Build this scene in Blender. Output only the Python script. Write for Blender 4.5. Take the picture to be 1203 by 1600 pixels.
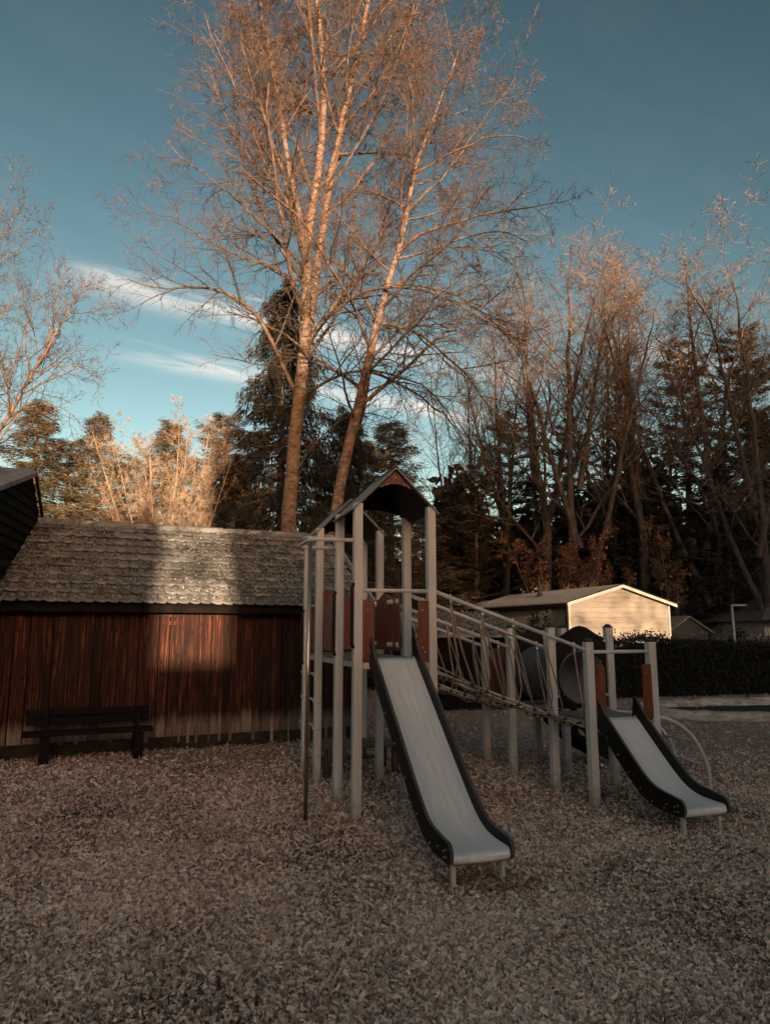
import bpy, math, random
import numpy as np
from mathutils import Vector, Matrix

# ------------------------------------------------------------------ reset
for o in list(bpy.data.objects):
    bpy.data.objects.remove(o, do_unlink=True)
scene = bpy.context.scene
COL = scene.collection
random.seed(7)

# ------------------------------------------------------------------ camera
F, PITCH, EYE = 1115.54, 0.1665, 1.7          # focal length in photo pixels, tilt up, eye height
cam = bpy.data.cameras.new("camera")
cam.sensor_fit = 'VERTICAL'
cam.sensor_height = 36.0
cam.sensor_width = 36.0
cam.lens = F / 1600.0 * 36.0
cam.clip_start = 0.05
cam.clip_end = 2000
cam_o = bpy.data.objects.new("camera", cam)
cam_o.location = (0, 0, EYE)
cam_o.rotation_euler = (math.pi / 2 + PITCH, 0, 0)
COL.objects.link(cam_o)
scene.camera = cam_o
scene.cycles.max_bounces = 5
scene.cycles.diffuse_bounces = 3

# ------------------------------------------------------------------ light
SUN_AZ, SUN_EL = math.radians(164.0), math.radians(5.0)
SUN = Vector((math.sin(SUN_AZ) * math.cos(SUN_EL), math.cos(SUN_AZ) * math.cos(SUN_EL), math.sin(SUN_EL)))
sl = bpy.data.lights.new("sun", 'SUN')
sl.energy = 4.7
sl.angle = math.radians(0.5)
sl.color = (1.0, 0.72, 0.49)
sun_o = bpy.data.objects.new("sun", sl)
sun_o.rotation_euler = SUN.to_track_quat('Z', 'Y').to_euler()
sun_o.location = SUN * 60
COL.objects.link(sun_o)

scene.view_settings.view_transform = 'Standard'
scene.view_settings.look = 'None'
scene.view_settings.gamma = 1.0
scene.view_settings.use_curve_mapping = False
scene.view_settings.exposure = 1.45

world = bpy.data.worlds.new("World")
scene.world = world
world.use_nodes = True
wn, wl = world.node_tree.nodes, world.node_tree.links
wn.clear()
w_out = wn.new('ShaderNodeOutputWorld')
w_bg = wn.new('ShaderNodeBackground')
w_bg.inputs['Strength'].default_value = 0.05
sky = wn.new('ShaderNodeTexSky')
sky.sky_type = 'NISHITA'
sky.sun_disc = False
sky.sun_elevation = SUN_EL
sky.sun_rotation = SUN_AZ
sky.air_density = 1.0
sky.dust_density = 1.8
sky.ozone_density = 1.0


def wnode(t, **kw):
    n = wn.new(t)
    for k, v in kw.items():
        setattr(n, k, v)
    return n


def wmath(op, a, b=None, c=None):
    n = wnode('ShaderNodeMath', operation=op)
    for i, s in enumerate((a, b, c)):
        if s is None:
            continue
        if isinstance(s, (int, float)):
            n.inputs[i].default_value = s
        else:
            wl.new(s, n.inputs[i])
    return n.outputs[0]


# overall tint of the whole sky (cool teal cast of the evening)
hsv = wnode('ShaderNodeHueSaturation')
hsv.inputs['Hue'].default_value = 0.472
hsv.inputs['Saturation'].default_value = 1.12
hsv.inputs['Value'].default_value = 1.0
# deeper contrast between bright and dim sky, hue kept
bw = wnode('ShaderNodeRGBToBW')
wl.new(sky.outputs[0], bw.inputs[0])
kf = wmath('POWER', wmath('MAXIMUM', bw.outputs[0], 0.001), 0.80)
vm = wnode('ShaderNodeVectorMath', operation='SCALE')
wl.new(sky.outputs[0], vm.inputs[0])
wl.new(kf, vm.inputs['Scale'])
wl.new(vm.outputs[0], hsv.inputs['Color'])
# thin streaks of cloud in a layer overhead
tc = wnode('ShaderNodeTexCoord')
sep = wnode('ShaderNodeSeparateXYZ')
wl.new(tc.outputs['Generated'], sep.inputs[0])
zz = wmath('MAXIMUM', sep.outputs[2], 0.04)
cx = wmath('DIVIDE', sep.outputs[0], zz)
cy = wmath('DIVIDE', sep.outputs[1], zz)
A1 = math.radians(31)
ca, sa = math.cos(A1), math.sin(A1)
along = wmath('ADD', wmath('MULTIPLY', cx, ca), wmath('MULTIPLY', cy, sa))
across = wmath('ADD', wmath('MULTIPLY', cx, -sa), wmath('MULTIPLY', cy, ca))
comb = wnode('ShaderNodeCombineXYZ')
wl.new(wmath('MULTIPLY', along, 1.3), comb.inputs[0])
wl.new(wmath('MULTIPLY', across, 4.0), comb.inputs[1])
nz = wnode('ShaderNodeTexNoise')
nz.inputs['Scale'].default_value = 1.7
nz.inputs['Detail'].default_value = 8
nz.inputs['Roughness'].default_value = 0.62
nz.inputs['Distortion'].default_value = 0.6
wl.new(comb.outputs[0], nz.inputs['Vector'])
nfac = nz.outputs[0]
wob = wmath('MULTIPLY', wmath('SUBTRACT', nfac, 0.5), 0.30)
acr = wmath('ADD', across, wob)


def streak(center, width, a0, a1):
    d = wmath('DIVIDE', wmath('SUBTRACT', acr, center), width)
    g = wmath('POWER', 2.718, wmath('MULTIPLY', wmath('MULTIPLY', d, d), -1.0))
    lo = wmath('MULTIPLY', wmath('SUBTRACT', along, a0), 3.0)
    n = wnode('ShaderNodeClamp')
    wl.new(lo, n.inputs[0])
    hi = wnode('ShaderNodeClamp')
    wl.new(wmath('MULTIPLY', wmath('SUBTRACT', a1, along), 1.2), hi.inputs[0])
    return wmath('MULTIPLY', g, wmath('MULTIPLY', n.outputs[0], hi.outputs[0]))


s1 = streak(2.09, 0.085, 0.12, 2.2)
s2 = streak(2.60, 0.085, 0.35, 3.0)
s3 = streak(1.62, 0.10, 1.75, 3.2)
rmp = wnode('ShaderNodeMapRange')
rmp.inputs['From Min'].default_value = 0.47
rmp.inputs['From Max'].default_value = 0.80
wl.new(nfac, rmp.inputs['Value'])
veil = wmath('MULTIPLY', rmp.outputs[0], 0.02)
rm2 = wnode('ShaderNodeMapRange')
rm2.inputs['From Min'].default_value = 0.30
rm2.inputs['From Max'].default_value = 0.62
wl.new(nfac, rm2.inputs['Value'])
stot = wmath('MULTIPLY', wmath('ADD', wmath('ADD', s1, s2), wmath('MULTIPLY', s3, 0.6)), rm2.outputs[0])
cl = wmath('MINIMUM', wmath('ADD', wmath('MULTIPLY', stot, 0.95), veil), 0.9)
mixc = wnode('ShaderNodeMix', data_type='RGBA')
wl.new(cl, mixc.inputs['Factor'])
wl.new(hsv.outputs[0], mixc.inputs['A'])
mixc.inputs['B'].default_value = (8.0, 7.3, 6.6, 1)
wl.new(mixc.outputs['Result'], w_bg.inputs['Color'])
wl.new(w_bg.outputs[0], w_out.inputs[0])


# ------------------------------------------------------------------ pixel helpers (photo pixels -> points at a real depth)
_c, _s = math.cos(PITCH), math.sin(PITCH)


def at(x, y, Y):
    dx, dy = (x - 601.5) / F, (800 - y) / F
    d = (dx, _c - dy * _s, _s + dy * _c)
    k = Y / d[1]
    return Vector((d[0] * k, Y, EYE + d[2] * k))


# ------------------------------------------------------------------ mesh helpers
class MB:
    def __init__(self):
        self.v, self.f = [], []

    def add(self, vs, fs):
        b = len(self.v)
        self.v += [tuple(p) for p in vs]
        self.f += [tuple(i + b for i in f) for f in fs]
        return self

    def box(self, x0, x1, y0, y1, z0, z1, M=None):
        vs = [Vector(p) for p in ((x0, y0, z0), (x1, y0, z0), (x1, y1, z0), (x0, y1, z0),
                                  (x0, y0, z1), (x1, y0, z1), (x1, y1, z1), (x0, y1, z1))]
        if M is not None:
            vs = [M @ p for p in vs]
        return self.add(vs, [(0, 3, 2, 1), (4, 5, 6, 7), (0, 1, 5, 4), (1, 2, 6, 5), (2, 3, 7, 6), (3, 0, 4, 7)])

    def tube(self, pts, r, n=8, cap=True):
        pts = [Vector(p) for p in pts]
        rs = r if isinstance(r, (list, tuple)) else [r] * len(pts)
        vs, fs = [], []
        prev = None
        for i, p in enumerate(pts):
            t = (pts[min(i + 1, len(pts) - 1)] - pts[max(i - 1, 0)])
            if t.length < 1e-9:
                t = Vector((0, 0, 1))
            t.normalize()
            if prev is None:
                ref = Vector((0, 0, 1)) if abs(t.z) < 0.9 else Vector((1, 0, 0))
                a = t.cross(ref).normalized()
            else:
                a = (prev - t * prev.dot(t)).normalized()
            prev = a
            b = t.cross(a)
            for k in range(n):
                an = 2 * math.pi * k / n
                vs.append(p + a * (math.cos(an) * rs[i]) + b * (math.sin(an) * rs[i]))
        for i in range(len(pts) - 1):
            for k in range(n):
                k2 = (k + 1) % n
                fs.append((i * n + k, i * n + k2, (i + 1) * n + k2, (i + 1) * n + k))
        if cap:
            fs.append(tuple(range(n - 1, -1, -1)))
            m = (len(pts) - 1) * n
            fs.append(tuple(m + k for k in range(n)))
        return self.add(vs, fs)

    def prism(self, poly, fn, t0, t1):
        """poly: 2D outline; fn(a, b, t) -> 3D point; extruded from t0 to t1"""
        n = len(poly)
        vs = [fn(a, b, t0) for a, b in poly] + [fn(a, b, t1) for a, b in poly]
        fs = [tuple(range(n - 1, -1, -1)), tuple(range(n, 2 * n))]
        fs += [(i, (i + 1) % n, n + (i + 1) % n, n + i) for i in range(n)]
        return self.add(vs, fs)

    def dome(self, cx, cy, cz, r, h, n=10, k=3):
        vs, fs = [], []
        for j in range(k):
            a = math.pi / 2 * j / k
            for i in range(n):
                b = 2 * math.pi * i / n
                vs.append((cx + r * math.cos(a) * math.cos(b), cy + r * math.cos(a) * math.sin(b), cz + h * math.sin(a)))
        vs.append((cx, cy, cz + h))
        for j in range(k - 1):
            for i in range(n):
                fs.append((j * n + i, j * n + (i + 1) % n, (j + 1) * n + (i + 1) % n, (j + 1) * n + i))
        for i in range(n):
            fs.append(((k - 1) * n + i, (k - 1) * n + (i + 1) % n, k * n))
        return self.add(vs, fs)

    def mesh(self, name, mat, smooth=False):
        me = bpy.data.meshes.new(name)
        me.from_pydata(self.v, [], self.f)
        if mat:
            me.materials.append(mat)
        if smooth:
            me.shade_smooth()
        me.update()
        return me

    def build(self, name, mat, parent=None, smooth=False, bevel=0, kind=None):
        return link(name, self.mesh(name, mat, smooth), parent, bevel, kind)


def link(name, me, parent=None, bevel=0, kind=None, loc=None, rot=None, scale=None):
    o = bpy.data.objects.new(name, me)
    COL.objects.link(o)
    if parent:
        o.parent = parent
    if loc is not None:
        o.location = loc
    if rot is not None:
        o.rotation_euler = rot
    if scale is not None:
        o.scale = scale
    if bevel:
        m = o.modifiers.new('bevel', 'BEVEL')
        m.width = bevel
        m.segments = 2
        m.limit_method = 'ANGLE'
        m.angle_limit = math.radians(40)
    if kind:
        o['kind'] = kind
    return o


def empty(name, loc, rz=0.0):
    o = bpy.data.objects.new(name, None)
    o.empty_display_size = 0.2
    COL.objects.link(o)
    o.location = loc
    o.rotation_euler = (0, 0, rz)
    return o


def tag(o, label, cat, group=None):
    o['label'] = label
    o['category'] = cat
    if group:
        o['group'] = group
    return o


def fastmesh(name, verts, faces, mat, smooth=False, tint=None):
    """verts (N,3); faces (M,k) of one size k"""
    verts = np.asarray(verts, dtype=np.float32).reshape(-1, 3)
    faces = np.asarray(faces, dtype=np.int32)
    me = bpy.data.meshes.new(name)
    me.vertices.add(len(verts))
    me.vertices.foreach_set('co', verts.ravel())
    k = faces.shape[1]
    me.loops.add(faces.size)
    me.loops.foreach_set('vertex_index', faces.ravel())
    me.polygons.add(len(faces))
    me.polygons.foreach_set('loop_start', np.arange(0, faces.size, k, dtype=np.int32))
    me.polygons.foreach_set('loop_total', np.full(len(faces), k, dtype=np.int32))
    if smooth:
        me.polygons.foreach_set('use_smooth', np.ones(len(faces), dtype=bool))
    if tint is not None:
        at_ = me.attributes.new('tint', 'FLOAT', 'POINT')
        at_.data.foreach_set('value', np.asarray(tint, dtype=np.float32))
    me.materials.append(mat)
    me.update(calc_edges=True)
    me.validate()
    return me


# ------------------------------------------------------------------ materials
def material(name, c1, c2=None, rough=0.7, metal=0.0, scale=(6, 6, 6), detail=5, bump=0.0, bump_scale=None,
             coords='Object', rand=0.0, pos=(0.35, 0.65), spec=None, trans=0.0, attr=None, c3=None):
    m = bpy.data.materials.new(name)
    m.use_nodes = True
    nt = m.node_tree
    N, L = nt.nodes, nt.links
    b = N['Principled BSDF']
    b.inputs['Roughness'].default_value = rough
    b.inputs['Metallic'].default_value = metal
    if spec is not None:
        b.inputs['Specular IOR Level'].default_value = spec
    tcn = N.new('ShaderNodeTexCoord')
    mp = N.new('ShaderNodeMapping')
    mp.inputs['Scale'].default_value = scale
    L.new(tcn.outputs[coords], mp.inputs['Vector'])
    vec = mp.outputs[0]
    oi = N.new('ShaderNodeObjectInfo')
    if rand:
        ad = N.new('ShaderNodeVectorMath')
        ad.operation = 'ADD'
        sc = N.new('ShaderNodeVectorMath')
        sc.operation = 'SCALE'
        sc.inputs[0].default_value = (13.1, 7.7, 29.3)
        L.new(oi.outputs['Random'], sc.inputs['Scale'])
        L.new(mp.outputs[0], ad.inputs[0])
        L.new(sc.outputs[0], ad.inputs[1])
        vec = ad.outputs[0]
    nz_ = N.new('ShaderNodeTexNoise')
    nz_.inputs['Scale'].default_value = 1.0
    nz_.inputs['Detail'].default_value = detail
    nz_.inputs['Roughness'].default_value = 0.6
    L.new(vec, nz_.inputs['Vector'])
    if c2 is None:
        c2 = c1
    rp = N.new('ShaderNodeValToRGB')
    rp.color_ramp.elements[0].position, rp.color_ramp.elements[1].position = pos
    rp.color_ramp.elements[0].color = (*c1, 1)
    rp.color_ramp.elements[1].color = (*c2, 1)
    if c3 is not None:
        e = rp.color_ramp.elements.new((pos[0] + pos[1]) / 2)
        e.color = (*c3, 1)
    if attr:
        an = N.new('ShaderNodeAttribute')
        an.attribute_name = attr
        mx = N.new('ShaderNodeMath')
        mx.operation = 'MULTIPLY_ADD'
        L.new(nz_.outputs[0], mx.inputs[0])
        mx.inputs[1].default_value = 0.25
        L.new(an.outputs['Fac'], mx.inputs[2])
        L.new(mx.outputs[0], rp.inputs[0])
    else:
        L.new(nz_.outputs[0], rp.inputs[0])
    col = rp.outputs[0]
    if rand:
        hs = N.new('ShaderNodeHueSaturation')
        mr = N.new('ShaderNodeMapRange')
        mr.inputs['To Min'].default_value = 1 - rand
        mr.inputs['To Max'].default_value = 1 + rand
        L.new(oi.outputs['Random'], mr.inputs['Value'])
        L.new(mr.outputs[0], hs.inputs['Value'])
        L.new(col, hs.inputs['Color'])
        col = hs.outputs[0]
    L.new(col, b.inputs['Base Color'])
    if bump:
        nb = nz_
        if bump_scale is not None:
            nb = N.new('ShaderNodeTexNoise')
            nb.inputs['Detail'].default_value = 6
            nb.inputs['Scale'].default_value = bump_scale
            L.new(tcn.outputs[coords], nb.inputs['Vector'])
        bp = N.new('ShaderNodeBump')
        bp.inputs['Strength'].default_value = bump
        bp.inputs['Distance'].default_value = 0.02
        L.new(nb.outputs[0], bp.inputs['Height'])
        L.new(bp.outputs[0], b.inputs['Normal'])
    m['_'] = 0
    return m


M = {}
M['chip'] = material('wood_chip', (.055, .033, .024), (.92, .75, .61), .85, scale=(30, 30, 30), attr='tint', pos=(.05, 1.1), c3=(.72, .505, .39))
M['soil'] = material('chip_ground', (.12, .078, .057), (.60, .425, .325), .9, scale=(14, 34, 14), detail=9, bump=1.0, bump_scale=45, pos=(.38, .72))
M['leaf_litter'] = material('leaf_litter', (.11, .055, .034), (.46, .265, .16), .75, scale=(8, 8, 8), attr='tint', pos=(.1, 1.1))
M['post'] = material('grey_post', (.54, .515, .475), (.68, .655, .61), .45, scale=(9, 9, 1.4), detail=8, bump=.06, pos=(.25, .75), rand=.07)
M['cap'] = material('post_cap', (.012, .012, .013), (.02, .02, .02), .4)
M['tube'] = material('grey_tube', (.56, .535, .495), (.68, .655, .61), .42, metal=.1, scale=(9, 9, 9))
M['steel'] = material('slide_steel', (.72, .705, .68), (.93, .92, .90), .36, metal=.1, scale=(34, 1.5, 3), detail=9, bump=.04, pos=(.25, .78))
M['polesteel'] = material('pole_steel', (.44, .35, .27), (.60, .49, .39), .28, metal=.9, scale=(10, 10, 2))
def grime(m, top, col):
    N, L = m.node_tree.nodes, m.node_tree.links
    b = N['Principled BSDF']
    src = b.inputs['Base Color'].links[0].from_socket
    t = N.new('ShaderNodeTexCoord')
    sx = N.new('ShaderNodeSeparateXYZ'); L.new(t.outputs['Object'], sx.inputs[0])
    n = N.new('ShaderNodeTexNoise'); n.inputs['Scale'].default_value = 14; n.inputs['Detail'].default_value = 6
    L.new(t.outputs['Object'], n.inputs['Vector'])
    ma = N.new('ShaderNodeMath'); ma.operation = 'MULTIPLY_ADD'; ma.inputs[1].default_value = top * 1.6
    L.new(n.outputs[0], ma.inputs[0])
    mz = N.new('ShaderNodeMath'); mz.operation = 'MULTIPLY'; mz.inputs[1].default_value = -1.0
    L.new(sx.outputs[2], mz.inputs[0]); L.new(mz.outputs[0], ma.inputs[2])
    mr = N.new('ShaderNodeMapRange'); mr.inputs['From Min'].default_value = 0; mr.inputs['From Max'].default_value = top
    mr.inputs['To Max'].default_value = .8
    L.new(ma.outputs[0], mr.inputs['Value'])
    mx = N.new('ShaderNodeMix'); mx.data_type = 'RGBA'
    L.new(mr.outputs[0], mx.inputs['Factor']); L.new(src, mx.inputs['A']); mx.inputs['B'].default_value = (*col, 1)
    L.new(mx.outputs['Result'], b.inputs['Base Color'])


grime(M['post'], .30, (.20, .15, .11))
M['black'] = material('black_panel', (.007, .006, .006), (.014, .012, .011), .5, scale=(14, 14, 14), spec=.22)
M['edge'] = material('panel_edge', (.10, .085, .07), (.17, .145, .12), .5)
M['redwood'] = material('brown_panel', (.06, .018, .010), (.24, .07, .032), .42, scale=(34, 34, 1.6), detail=7, pos=(.3, .72), rand=.08)
M['bolt'] = material('bolt', (.45, .43, .40), (.6, .58, .55), .3, metal=.8)
M['rope'] = material('rope', (.22, .155, .11), (.42, .32, .24), .85, scale=(160, 160, 160), bump=.3)
M['ferrule'] = material('ferrule', (.65, .62, .58), (.75, .72, .68), .25, metal=.8)
M['knot'] = material('rope_clip', (.015, .013, .012), (.03, .027, .025), .5)
M['deck'] = material('deck', (.16, .13, .105), (.29, .24, .20), .7, scale=(4, 40, 10), pos=(.3, .7))
M['tubeout'] = material('tunnel_outside', (.075, .072, .068), (.12, .115, .108), .35, scale=(8, 8, 8))
M['tubein'] = material('tunnel_inside', (.30, .28, .25), (.40, .37, .335), .5, scale=(3, 9, 3))
M['roofgrey'] = material('play_roof', (.16, .15, .14), (.24, .225, .205), .6, scale=(4, 4, 4))
M['board'] = None
M['tile'] = None
M['moss'] = material('moss', (.035, .036, .029), (.31, .30, .25), .95, scale=(3, 3, 3), attr='tint', pos=(.1, 1.1))
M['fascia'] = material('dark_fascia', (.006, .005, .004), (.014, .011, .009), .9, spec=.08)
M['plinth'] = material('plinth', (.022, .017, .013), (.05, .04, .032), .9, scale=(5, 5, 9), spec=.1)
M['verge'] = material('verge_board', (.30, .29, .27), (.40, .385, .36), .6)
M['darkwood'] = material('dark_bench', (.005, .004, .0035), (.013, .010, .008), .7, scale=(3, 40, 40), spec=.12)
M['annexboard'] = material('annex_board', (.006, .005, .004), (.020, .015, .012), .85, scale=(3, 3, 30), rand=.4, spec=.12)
M['zinc'] = material('zinc_strip', (.20, .19, .185), (.30, .285, .275), .5, metal=.3, scale=(7, 7, 7))
M['lowbench'] = material('low_bench', (.07, .052, .042), (.20, .155, .125), .8, scale=(4, 30, 30))
M['log'] = material('log_leg', (.05, .03, .02), (.13, .08, .05), .8, scale=(14, 14, 3))
M['birch'] = None
M['twig'] = material('twig', (.030, .023, .019), (.085, .065, .054), .8, scale=(1.5, 1.5, 1.5))
M['bark'] = material('bark', (.055, .040, .030), (.17, .125, .09), .9, scale=(9, 9, 2.2), bump=.6)
M['limb'] = material('limb_bark', (.035, .026, .020), (.125, .092, .070), .9, scale=(7, 7, 7))
M['barkdark'] = material('wood_bark', (.020, .016, .013), (.070, .056, .046), .9, scale=(9, 9, 2.2), bump=.6)
M['twigbg'] = material('twig_far', (.065, .053, .044), (.16, .13, .108), .85, scale=(1, 1, 1))
M['hazel'] = material('hazel_stem', (.15, .11, .07), (.31, .235, .16), .8, scale=(2, 2, 2))
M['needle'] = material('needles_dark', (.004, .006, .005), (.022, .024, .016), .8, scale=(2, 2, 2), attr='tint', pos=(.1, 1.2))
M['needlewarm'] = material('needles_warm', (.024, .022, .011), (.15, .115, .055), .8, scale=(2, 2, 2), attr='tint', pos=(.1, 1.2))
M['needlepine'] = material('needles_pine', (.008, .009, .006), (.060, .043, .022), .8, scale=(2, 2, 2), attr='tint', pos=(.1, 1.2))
M['oakleaf'] = material('oak_leaf', (.06, .022, .010), (.20, .085, .038), .7, scale=(2, 2, 2), attr='tint', pos=(.1, 1.2))
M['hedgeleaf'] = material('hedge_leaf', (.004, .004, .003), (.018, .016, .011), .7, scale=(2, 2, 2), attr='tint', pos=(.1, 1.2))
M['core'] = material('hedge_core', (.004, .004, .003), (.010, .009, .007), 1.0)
M['siding'] = material('cream_siding', (.25, .21, .16), (.30, .255, .20), .6, scale=(2, 2, 20), rand=.05)
M['trim'] = material('white_trim', (.40, .365, .31), (.48, .44, .375), .55)
M['shingle'] = material('grey_shingle', (.24, .20, .165), (.42, .36, .305), .9, scale=(9, 9, 30), bump=.3)
M['slate'] = material('dark_slate', (.06, .052, .045), (.13, .112, .098), .9, scale=(9, 9, 30), bump=.3)
M['darktrim'] = material('dark_trim', (.010, .008, .007), (.018, .015, .013), .7, spec=.15)
M['glass'] = material('window_glass', (.02, .022, .024), (.03, .032, .034), .08)
M['lamp'] = material('lamp_metal', (.38, .34, .29), (.48, .43, .37), .5, metal=.2)
M['tarp'] = material('dark_tarp', (.016, .015, .014), (.05, .045, .040), .75, scale=(1.5, 3, 3), bump=.3, spec=.2)
M['rim'] = material('pale_rim', (.22, .20, .175), (.58, .54, .49), .8, scale=(4, 4, 14), bump=.6, spec=.2)
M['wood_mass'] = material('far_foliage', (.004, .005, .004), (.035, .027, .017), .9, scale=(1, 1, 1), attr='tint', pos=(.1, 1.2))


def board_material():
    m = bpy.data.materials.new('shed_board')
    m.use_nodes = True
    N, L = m.node_tree.nodes, m.node_tree.links
    b = N['Principled BSDF']
    b.inputs['Roughness'].default_value = .8
    b.inputs['Specular IOR Level'].default_value = .25
    t = N.new('ShaderNodeTexCoord')
    oi = N.new('ShaderNodeObjectInfo')
    sc = N.new('ShaderNodeVectorMath'); sc.operation = 'SCALE'; sc.inputs[0].default_value = (11, 23, 5)
    L.new(oi.outputs['Random'], sc.inputs['Scale'])
    ad = N.new('ShaderNodeVectorMath'); ad.operation = 'ADD'
    L.new(t.outputs['Object'], ad.inputs[0]); L.new(sc.outputs[0], ad.inputs[1])
    mp = N.new('ShaderNodeMapping'); mp.inputs['Scale'].default_value = (48, 48, 1.8)
    L.new(ad.outputs[0], mp.inputs['Vector'])
    n = N.new('ShaderNodeTexNoise'); n.inputs['Scale'].default_value = 1; n.inputs['Detail'].default_value = 8; n.inputs['Roughness'].default_value = .65
    L.new(mp.outputs[0], n.inputs['Vector'])
    r = N.new('ShaderNodeValToRGB')
    r.color_ramp.elements[0].position = .32; r.color_ramp.elements[0].color = (.010, .004, .0025, 1)
    r.color_ramp.elements[1].position = .74; r.color_ramp.elements[1].color = (.42, .125, .042, 1)
    e = r.color_ramp.elements.new(.55); e.color = (.050, .016, .008, 1)
    L.new(n.outputs[0], r.inputs[0])
    # knots
    mk = N.new('ShaderNodeMapping'); mk.inputs['Scale'].default_value = (11, 11, 4.5)
    L.new(ad.outputs[0], mk.inputs['Vector'])
    vo = N.new('ShaderNodeTexVoronoi'); vo.inputs['Scale'].default_value = 1
    L.new(mk.outputs[0], vo.inputs['Vector'])
    kr = N.new('ShaderNodeMapRange'); kr.inputs['From Min'].default_value = .10; kr.inputs['From Max'].default_value = .22
    kr.inputs['To Min'].default_value = .15
    L.new(vo.outputs['Distance'], kr.inputs['Value'])
    mu = N.new('ShaderNodeMix'); mu.data_type = 'RGBA'; mu.blend_type = 'MULTIPLY'; mu.inputs['Factor'].default_value = 1
    L.new(r.outputs[0], mu.inputs['A']); L.new(kr.outputs[0], mu.inputs['B'])
    # weathered grey foot of the wall where rain splashes, ragged upper edge
    sx = N.new('ShaderNodeSeparateXYZ'); L.new(t.outputs['Object'], sx.inputs[0])
    mw = N.new('ShaderNodeMapping'); mw.inputs['Scale'].default_value = (9, 9, 2.5)
    L.new(ad.outputs[0], mw.inputs['Vector'])
    nw = N.new('ShaderNodeTexNoise'); nw.inputs['Scale'].default_value = 1; nw.inputs['Detail'].default_value = 5
    L.new(mw.outputs[0], nw.inputs['Vector'])
    ma = N.new('ShaderNodeMath'); ma.operation = 'MULTIPLY_ADD'; ma.inputs[1].default_value = -.34
    L.new(nw.outputs[0], ma.inputs[0]); L.new(sx.outputs[2], ma.inputs[2])
    wr = N.new('ShaderNodeMapRange'); wr.inputs['From Min'].default_value = .34; wr.inputs['From Max'].default_value = .16
    L.new(ma.outputs[0], wr.inputs['Value'])
    gr = N.new('ShaderNodeValToRGB')
    gr.color_ramp.elements[0].color = (.11, .075, .055, 1); gr.color_ramp.elements[1].color = (.42, .31, .235, 1)
    gr.color_ramp.elements[0].position = .3; gr.color_ramp.elements[1].position = .7
    L.new(n.outputs[0], gr.inputs[0])
    mg = N.new('ShaderNodeMix'); mg.data_type = 'RGBA'
    L.new(wr.outputs[0], mg.inputs['Factor']); L.new(mu.outputs['Result'], mg.inputs['A']); L.new(gr.outputs[0], mg.inputs['B'])
    hs = N.new('ShaderNodeHueSaturation')
    mr = N.new('ShaderNodeMapRange'); mr.inputs['To Min'].default_value = .38; mr.inputs['To Max'].default_value = 1.0
    L.new(oi.outputs['Random'], mr.inputs['Value']); L.new(mr.outputs[0], hs.inputs['Value'])
    L.new(mg.outputs['Result'], hs.inputs['Color'])
    L.new(hs.outputs[0], b.inputs['Base Color'])
    bp = N.new('ShaderNodeBump'); bp.inputs['Strength'].default_value = .5; bp.inputs['Distance'].default_value = .006
    L.new(n.outputs[0], bp.inputs['Height']); L.new(bp.outputs[0], b.inputs['Normal'])
    return m


def tile_material():
    m = material('roof_tile', (.075, .074, .070), (.31, .305, .285), .85, scale=(5, 5, 5), detail=9, bump=.6, bump_scale=60, rand=.22, pos=(.32, .70))
    return m


def birch_material():
    m = bpy.data.materials.new('birch_bark')
    m.use_nodes = True
    N, L = m.node_tree.nodes, m.node_tree.links
    b = N['Principled BSDF']; b.inputs['Roughness'].default_value = .85
    t = N.new('ShaderNodeTexCoord')
    mp = N.new('ShaderNodeMapping'); mp.inputs['Scale'].default_value = (5, 5, 9)
    L.new(t.outputs['Object'], mp.inputs['Vector'])
    n = N.new('ShaderNodeTexNoise'); n.inputs['Scale'].default_value = 1; n.inputs['Detail'].default_value = 7; n.inputs['Roughness'].default_value = .7
    L.new(mp.outputs[0], n.inputs['Vector'])
    r = N.new('ShaderNodeValToRGB')
    r.color_ramp.elements[0].position = .36; r.color_ramp.elements[0].color = (.035, .022, .015, 1)
    r.color_ramp.elements[1].position = .66; r.color_ramp.elements[1].color = (.21, .165, .13, 1)
    e = r.color_ramp.elements.new(.48); e.color = (.115, .083, .064, 1)
    L.new(n.outputs[0], r.inputs[0]); L.new(r.outputs[0], b.inputs['Base Color'])
    bp = N.new('ShaderNodeBump'); bp.inputs['Strength'].default_value = .6; bp.inputs['Distance'].default_value = .03
    L.new(n.outputs[0], bp.inputs['Height']); L.new(bp.outputs[0], b.inputs['Normal'])
    return m


M['board'] = board_material()
M['tile'] = tile_material()
M['birch'] = birch_material()

# ================================================================== GROUND
g = MB()
g.add([(-400, -300, 0), (400, -300, 0), (400, 500, 0), (-400, 500, 0)], [(0, 1, 2, 3)])
ground = g.build('ground', M['soil'], kind='structure')


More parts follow.
